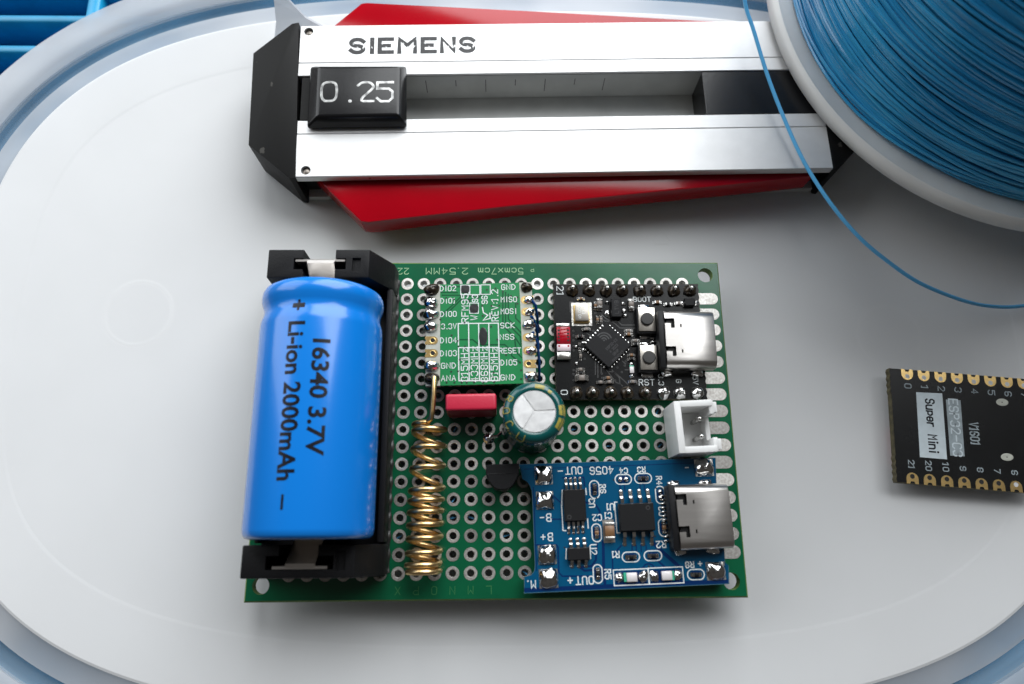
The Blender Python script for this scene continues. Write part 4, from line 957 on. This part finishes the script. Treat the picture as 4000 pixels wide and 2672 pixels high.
def batt_bar(y0, y1, t0, t1):
    b = MB(); n = 6
    for k in range(n + 1):
        t = math.radians(t0 + (t1 - t0) * k / n); r = RB + 0.02
        for y in (y0, y1): b.v.append((XC + r * math.sin(t), y, ZC + r * math.cos(t)))
    for k in range(n): b.f.append((2 * k, 2 * k + 1, 2 * k + 3, 2 * k + 2))
    return b
batt_bar(-11.6, -13.4, -10.9, -8.7).build('lettering', 'print', bat)
def groove_r(y):
    for (a, ra), (c, rc_) in zip(prof[:-1], prof[1:]):
        if c <= y <= a: return ra + (rc_ - ra) * (a - y) / (a - c)
    return RB
b = MB()
for (ya, yb, t0, t1) in ((13.3, 11.75, -10.3, -7.9), (12.85, 12.2, -15.2, -3.2)):
    k0 = len(b.v); ny_, nt_ = 8, 8
    for i in range(ny_ + 1):
        y = ya + (yb - ya) * i / ny_; r = groove_r(y) + 0.03 + (0.004 if t1 > -5 else 0)
        for k in range(nt_ + 1):
            t = math.radians(t0 + (t1 - t0) * k / nt_); b.v.append((XC + r * math.sin(t), y, ZC + r * math.cos(t)))
    for i in range(ny_):
        for k in range(nt_): b.f.append((k0 + i * 9 + k, k0 + i * 9 + k + 1, k0 + i * 9 + k + 10, k0 + i * 9 + k + 9))
b.build('lettering', 'print', bat)

# ================================================================== wire stripper tool
tool = thing('wire_stripper', 'silver aluminium hand tool with black end caps, red side wings and a 0.25 slider', 'tool', (10.5, 53.8, LIDZ))
TA = math.radians(1.15)
def TF(u, v): return (10.5 + u * math.cos(TA) - v * math.sin(TA), 53.8 + u * math.sin(TA) + v * math.cos(TA))
def rail(prof_, x0, x1, name, m, bevel=0.0):
    b = MB(); n = len(prof_); b.v = [(*TF(x0, y), z) for y, z in prof_] + [(*TF(x1, y), z) for y, z in prof_]
    b.f = [tuple(range(n)), tuple(range(2 * n - 1, n - 1, -1))] + [(i, n + i, n + (i + 1) % n, (i + 1) % n) for i in range(n)]
    o = b.build(name, m, tool, bevel > 0, None, bevel, 1)
    bm = bmesh.new(); bm.from_mesh(o.data); bmesh.ops.recalc_face_normals(bm, faces=bm.faces); bm.to_mesh(o.data); bm.free()
    return o
TZ = 2.5
fr = rail([(-14.25, TZ - 1.35), (-14.25, TZ - 0.15), (-14.1, TZ), (-6.62, TZ), (-6.5, TZ - 0.16), (-6.38, TZ), (-4.1, TZ), (-4.0, TZ - 0.1), (-4.0, -4.2), (-4.9, -4.2), (-4.9, TZ - 1.35)], -42.9, 44.0, 'front_rail', 'alu')
bk = rail([(14.3, TZ - 1.35), (14.3, TZ - 0.15), (14.15, TZ), (7.02, TZ), (6.9, TZ - 0.16), (6.78, TZ), (4.5, TZ), (4.4, TZ - 0.1), (4.4, -4.2), (5.3, -4.2), (5.3, TZ - 1.35)], -43.3, 44.0, 'back_rail', 'alu')
for o, (x, y) in ((fr, (-30.44, 39.95)), (bk, (-31.72, 66.06))):
    c = MB(); c.lathe([(0.001, TZ - 0.9), (0.78, TZ - 0.9), (0.78, TZ + 1), (0.001, TZ + 1)], x, y, 20); cc = c.build('cutter', None, None)
    try: boolean(o, [cc])
    except Exception as e: print('boolean failed', e)
    c = MB(); c.lathe([(0.62, TZ - 1.1), (0.62, TZ - 0.5), (0.4, TZ - 0.38), (0.001, TZ - 0.36)], x, y, 16); c.build('screw', 'screw', tool, True)
rail([(-14.0, -5.95), (14.0, -5.95), (14.0, -4.8), (-14.0, -4.8)], -42.5, 43.5, 'bottom_plate', 'alu')
rail([(-3.98, -4.75), (4.38, -4.75), (4.38, -4.2), (-3.98, -4.2)], -42.5, 43.5, 'slot_floor', 'slotfloor')
for s_, y0, y1 in ((-1, -12.6, -5.0), (1, 5.4, 12.6)):
    rail([(y0, -4.75), (y1, -4.75), (y1, TZ - 1.4), (y0, TZ - 1.4)], -42.6, 43.6, 'core', 'ablack')
rail([(4.36, -4.1), (4.36, TZ - 0.4), (4.30, TZ - 0.4), (4.30, -4.1)], -42.6, 43.6, 'scale_strip', 'slotfloor')
for k in range(7):
    x = -22.35 + k * 5.06; zl = 1.0 if k % 2 == 0 else 1.0; zb = -2.4 if k % 2 == 0 else -0.7
    b = MB(); b.v = [(*TF(x - 0.06, 4.29), zb), (*TF(x + 0.06, 4.29), zb), (*TF(x + 0.06, 4.29), zl), (*TF(x - 0.06, 4.29), zl)]; b.f = [(0, 1, 2, 3)]; b.build('tick_mark', 'tick', tool)
b = MB(); b.prism([(-33.55, 67.75), (-34.6, 67.5), (-40.6, 61.6), (-39.85, 44.4), (-32.9, 38.5), (-32.0, 38.45), (-31.95, 38.9), (-33.45, 67.7)], LIDZ + 0.1, TZ + 0.12); b.build('end_cap', 'ablack', tool, True, None, 0.18, 2)
b = MB(); b.prism([(54.5, 40.3), (55.2, 40.1), (61.2, 46.4), (60.8, 62.6), (54.6, 68.8), (53.9, 68.7)], LIDZ + 0.1, TZ + 0.05); b.build('end_cap', 'ablack', tool, True, None, 0.18, 2)
b = MB(); b.prism([(-29.8, 40.2), (-21.6, 31.9), (-20.4, 31.75), (2.5, 34.6), (37.9, 38.4), (52.0, 40.0), (51.0, 42), (-29.0, 42)], -3.4, 0.8); b.build('red_wing', 'wing', tool, True, None, 0.22, 2)
b = MB(); b.prism([(-29.0, 67.6), (-23.5, 73.3), (-22.6, 73.45), (7.2, 71.9), (39.1, 70.0), (46, 69.6), (46, 65.5), (-29.0, 65.5)], -3.4, 0.8); b.build('red_wing', 'wing', tool, True, None, 0.22, 2)
# slider button
b = MB(); lo = [(-30.5, 47.25), (-14.55, 47.55), (-14.9, 58.65), (-30.75, 58.55)]; hi = [(-28.55, 48.15), (-15.6, 48.4), (-15.85, 57.4), (-28.85, 57.3)]
b.v = [(x, y, TZ + 0.1) for x, y in lo] + [(x, y, TZ + 0.9) for x, y in lo] + [(x, y, 5.0) for x, y in hi]
b.f = [(3, 2, 1, 0), (8, 9, 10, 11)] + [(q + i, q + (i + 1) % 4, q + 4 + (i + 1) % 4, q + 4 + i) for q in (0, 4) for i in range(4)]
b.build('slider_button', 'slider', tool, True, None, 0.5, 3)
b = MB(); b.box(-24.3, 53.1, -3.6, 15.5, 7.9, 6.2, 1.15); b.build('slider_stem', 'ablack', tool)
for ch, x in (('0', -26.9), ('.', -23.75), ('2', -21.05), ('5', -17.95)): lettering(ch, x, 52.65, 5.03, 3.5, 1.5, 'digit_glint', tool, 0.42, 1.05)
rail([(-3.95, -4.1), (4.25, -4.1), (4.25, TZ - 0.06), (-3.95, TZ - 0.06)], 24.2, 43.9, 'slot_block', 'slider', 0.1)
x_ = -25.0
for k, ch in enumerate('SIEMENS'):
    wd = {'I': 1.5, 'M': 3.9}.get(ch, 3.2); cxl = x_ + wd / 2
    lettering(ch, cxl, 63.42 + (cxl + 14) * 0.0205, TZ + 0.02, 2.55, 1.2, 'siem', tool, 0.74, 1.2 if ch != 'M' else 1.55); x_ += wd + 0.05

# ================================================================== wire spool
spool = thing('wire_spool', 'white spool wound with thin blue wire, resting on the end of the tool', 'spool', (91, 72.5, 2.55))
SX, SY = 91.0, 72.5; RW = 40.1
fp = [(12, 2.6), (43.6, 2.6), (44.3, 3.3), (44.4, 4.5), (44.1, 5.3), (43.4, 5.6), (42.7, 5.2), (12, 5.2)]
b = MB(); b.lathe(fp, SX, SY, 160); b.build('flange', 'spool', spool, True, angle=50)
b = MB(); b.lathe([(r, 46 + (z - 2.6)) for r, z in fp], SX, SY, 120); b.build('flange', 'spool', spool, True, angle=50)
b = MB(); b.lathe([(12, -10.85), (12, 48), (13, 48), (13, -10.85), (12, -10.85)], SX, SY, 48); b.build('hub', 'spool', spool, True)
b = MB(); b.lathe([(RW - 0.45, 5.25), (RW - 0.45, 45.9)], SX, SY, 120); b.build('inner_winding', 'coilblue', spool, True)
wb = MB(); z = 5.75; k = 0
while z < 45.6:                                        # laid turns: each slightly slanted and uneven
    k += 1; r = RW + random.uniform(-0.22, 0.28); tilt = random.uniform(-0.35, 0.35); ph = random.uniform(0, 6.28)
    pts = []
    for i in range(90):
        t = 2 * math.pi * i / 90
        zz = max(5.6, min(45.6, z + tilt * math.sin(t + ph) + 0.2 * math.sin(3 * t + ph * 2)))
        rr = r + 0.15 * math.sin(2 * t + ph)
        pts.append((SX + rr * math.cos(t), SY + rr * math.sin(t), zz))
    wb.tube(pts, 0.27, 6, closed=True); z += random.uniform(0.32, 0.50)
for k in range(26):                                    # crossing turns on top
    z0 = random.uniform(7, 44); sl = random.choice((-1, 1)) * random.uniform(1.2, 5.0); ph = random.uniform(0, 6.28); pts = []
    for i in range(90):
        t = 2 * math.pi * i / 90
        pts.append((SX + (RW + 0.6) * math.cos(t), SY + (RW + 0.6) * math.sin(t), max(5.7, min(45.6, z0 + sl * math.sin(t + ph)))))
    wb.tube(pts, 0.27, 6, closed=True)
w_ = wb.build('wound_wire', 'coilblue', spool, True); w_['kind'] = 'stuff'
ctl = [(60.2, 98.6, 26), (50, 97, 23), (43, 89, 19), (40.5, 84, 16), (39.4, 75, 12.5), (40.5, 67.3, 9), (42.0, 62.6, 7.6), (44.1, 55.3, 6), (46.4, 48.0, 5.0), (49.1, 40.3, 4.4), (52.6, 33.4, 4.0), (56.9, 28.1, 3.0), (62.0, 24.3, 1.6), (67.2, 21.45, 0.2), (74.5, 19.3, -1.6), (80.3, 18.7, -3), (86.5, 19.2, -4.2), (97, 21.5, -5.6), (107, 26, -5.6)]
pts = []
for i in range(len(ctl) - 1):
    p0, p1, p2, p3 = (Vector(ctl[max(0, min(len(ctl) - 1, i + q))]) for q in (-1, 0, 1, 2))
    for k in range(8):
        t = k / 8; pts.append(0.5 * ((2 * p1) + (p2 - p0) * t + (2 * p0 - 5 * p1 + 4 * p2 - p3) * t * t + (3 * p1 - p0 - 3 * p2 + p3) * t ** 3))
b = MB(); b.tube(pts, 0.31, 8); b.build('loose_wire', 'wire', spool, True)

# ================================================================== spare controller board at the right
sz = -3.0; SA = -4.9; scx, scy = 72.3, -1.35
def SR(u, v): c, s_ = math.cos(math.radians(SA)), math.sin(math.radians(SA)); return (scx + u * c - v * s_, scy + u * s_ + v * c)
spare = thing('controller_board', 'loose black controller board with gold edge pads and pale lettering at right', 'circuit board', (scx, scy, LIDZ))
pts = []
for k in range(35):
    v = -8.9 + 17.8 * k / 34; e = 1 if abs(abs(v) - 7) < 1.9 else 0.1
    pts.append(SR(-11.25 - 0.14 * (k % 2) * e, v))
pts += [SR(11.25, 8.9), SR(11.25, -8.9)]
b = MB(); b.prism(pts, sz - 1.0, sz - 0.01); b.build('laminate', 'kedge', spare)
b = MB(); b.prism([(scx + (x - scx) * 0.992, scy + (y - scy) * 0.995) for x, y in pts], sz - 0.02, sz); b.build('solder_mask', 'kmask', spare)
boxp('underside_socket', *SR(8.2, 0), LIDZ + 0.02, 7.3, 8.7, 2.0, 'steel', spare, SA, 0.3)
for u in (-8, -3): boxp('underside_chip', *SR(u, 0), LIDZ + 0.6, 3, 4, 1.5, 'epoxy', spare, SA)
boxp('underside_button', *SR(1.5, 5), LIDZ + 0.02, 2.6, 3.8, 2.0, 'btn', spare, SA)
boxp('underside_antenna', *SR(-8.8, -3), LIDZ + 0.02, 2.0, 5.6, 2.0, 'redant', spare, SA)
for row in (1, -1):
    for k in range(8):
        u = -8.5 + 2.62 * k if row > 0 else -8.85 + 2.62 * k
        x, y = SR(u, row * 8.0); b = MB(); pl = []
        for q in range(9):
            a = math.radians(-90 + 22.5 * q); pl.append((0.92 * math.cos(a) - 0.15, 0.92 * math.sin(a)))
        pl += [(-0.92, 0.92), (-0.92, 0.42), (-0.55, 0.25), (-0.55, -0.25), (-0.92, -0.42), (-0.92, -0.92)]
        ang = math.radians(SA + (-90 if row > 0 else 90)); c, s_ = math.cos(ang), math.sin(ang)
        b.prism([(x + p * c - q * s_, y + p * s_ + q * c) for p, q in pl], sz + 0.002, sz + 0.05, False); b.build('gold_pad', 'gold', spare, loc=(x, y, sz))
        hx, hy = SR(u, row * 7.8); b = MB(); b.disc(hx, hy, sz + 0.056, 0.36, 12); b.build('pad_hole', 'lid' if row > 0 or k > 5 else 'hole', spare)
        lettering((('0', '1', '2', '3', '4', '5', '6', '7') if row > 0 else ('21', '20', '10', '9', '8', '7', '6', '5'))[k], *SR(u, row * 6.25 if row > 0 else -6.0), sz + 0.02, 1.0 if row > 0 else 0.85, SA - 90, 'greylabel', spare, 0.16, 1.0)
def quad(name, p4, m, z):
    b = MB(); b.v = [(x, y, z) for x, y in p4]; b.f = [(0, 1, 2, 3)]; b.build(name, m, spare)
quad('label_block', [(64.47, -5.48), (68.6, -5.85), (69.6, 4.4), (65.5, 4.6)], 'label', sz + 0.012)
quad('label_block', [(69.19, -5.28), (71.4, -5.42), (72.32, 3.3), (70.02, 3.42)], 'greylabel', sz + 0.012)
lettering('SuperMini'.replace('SuperMini', 'Super Mini'), 67.1, -0.65, sz + 0.02, 1.3, SA - 90, 'print', spare, 0.24, 0.72)
lettering('ESP32-C3', 70.75, -0.95, sz + 0.02, 1.35, SA - 90, 'label', spare, 0.22, 0.85)
lettering('V1601', 73.55, -1.95, sz + 0.02, 1.3, SA - 90, 'greylabel', spare, 0.22, 0.62)
for x, y in ((78.84, 2.94), (77.95, -5.56)):
    b = MB(); b.lathe([(0.001, sz - 0.01), (0.36, sz + 0.03), (0.55, sz + 0.045), (0.72, sz + 0.02)], 0, 0, 24)
    b.v = [(x + p[0] * 1.35, y + p[1] * 0.8, p[2]) for p in b.v]; b.build('oval_pad', 'strip', spare)
print('objects', len(bpy.data.objects))
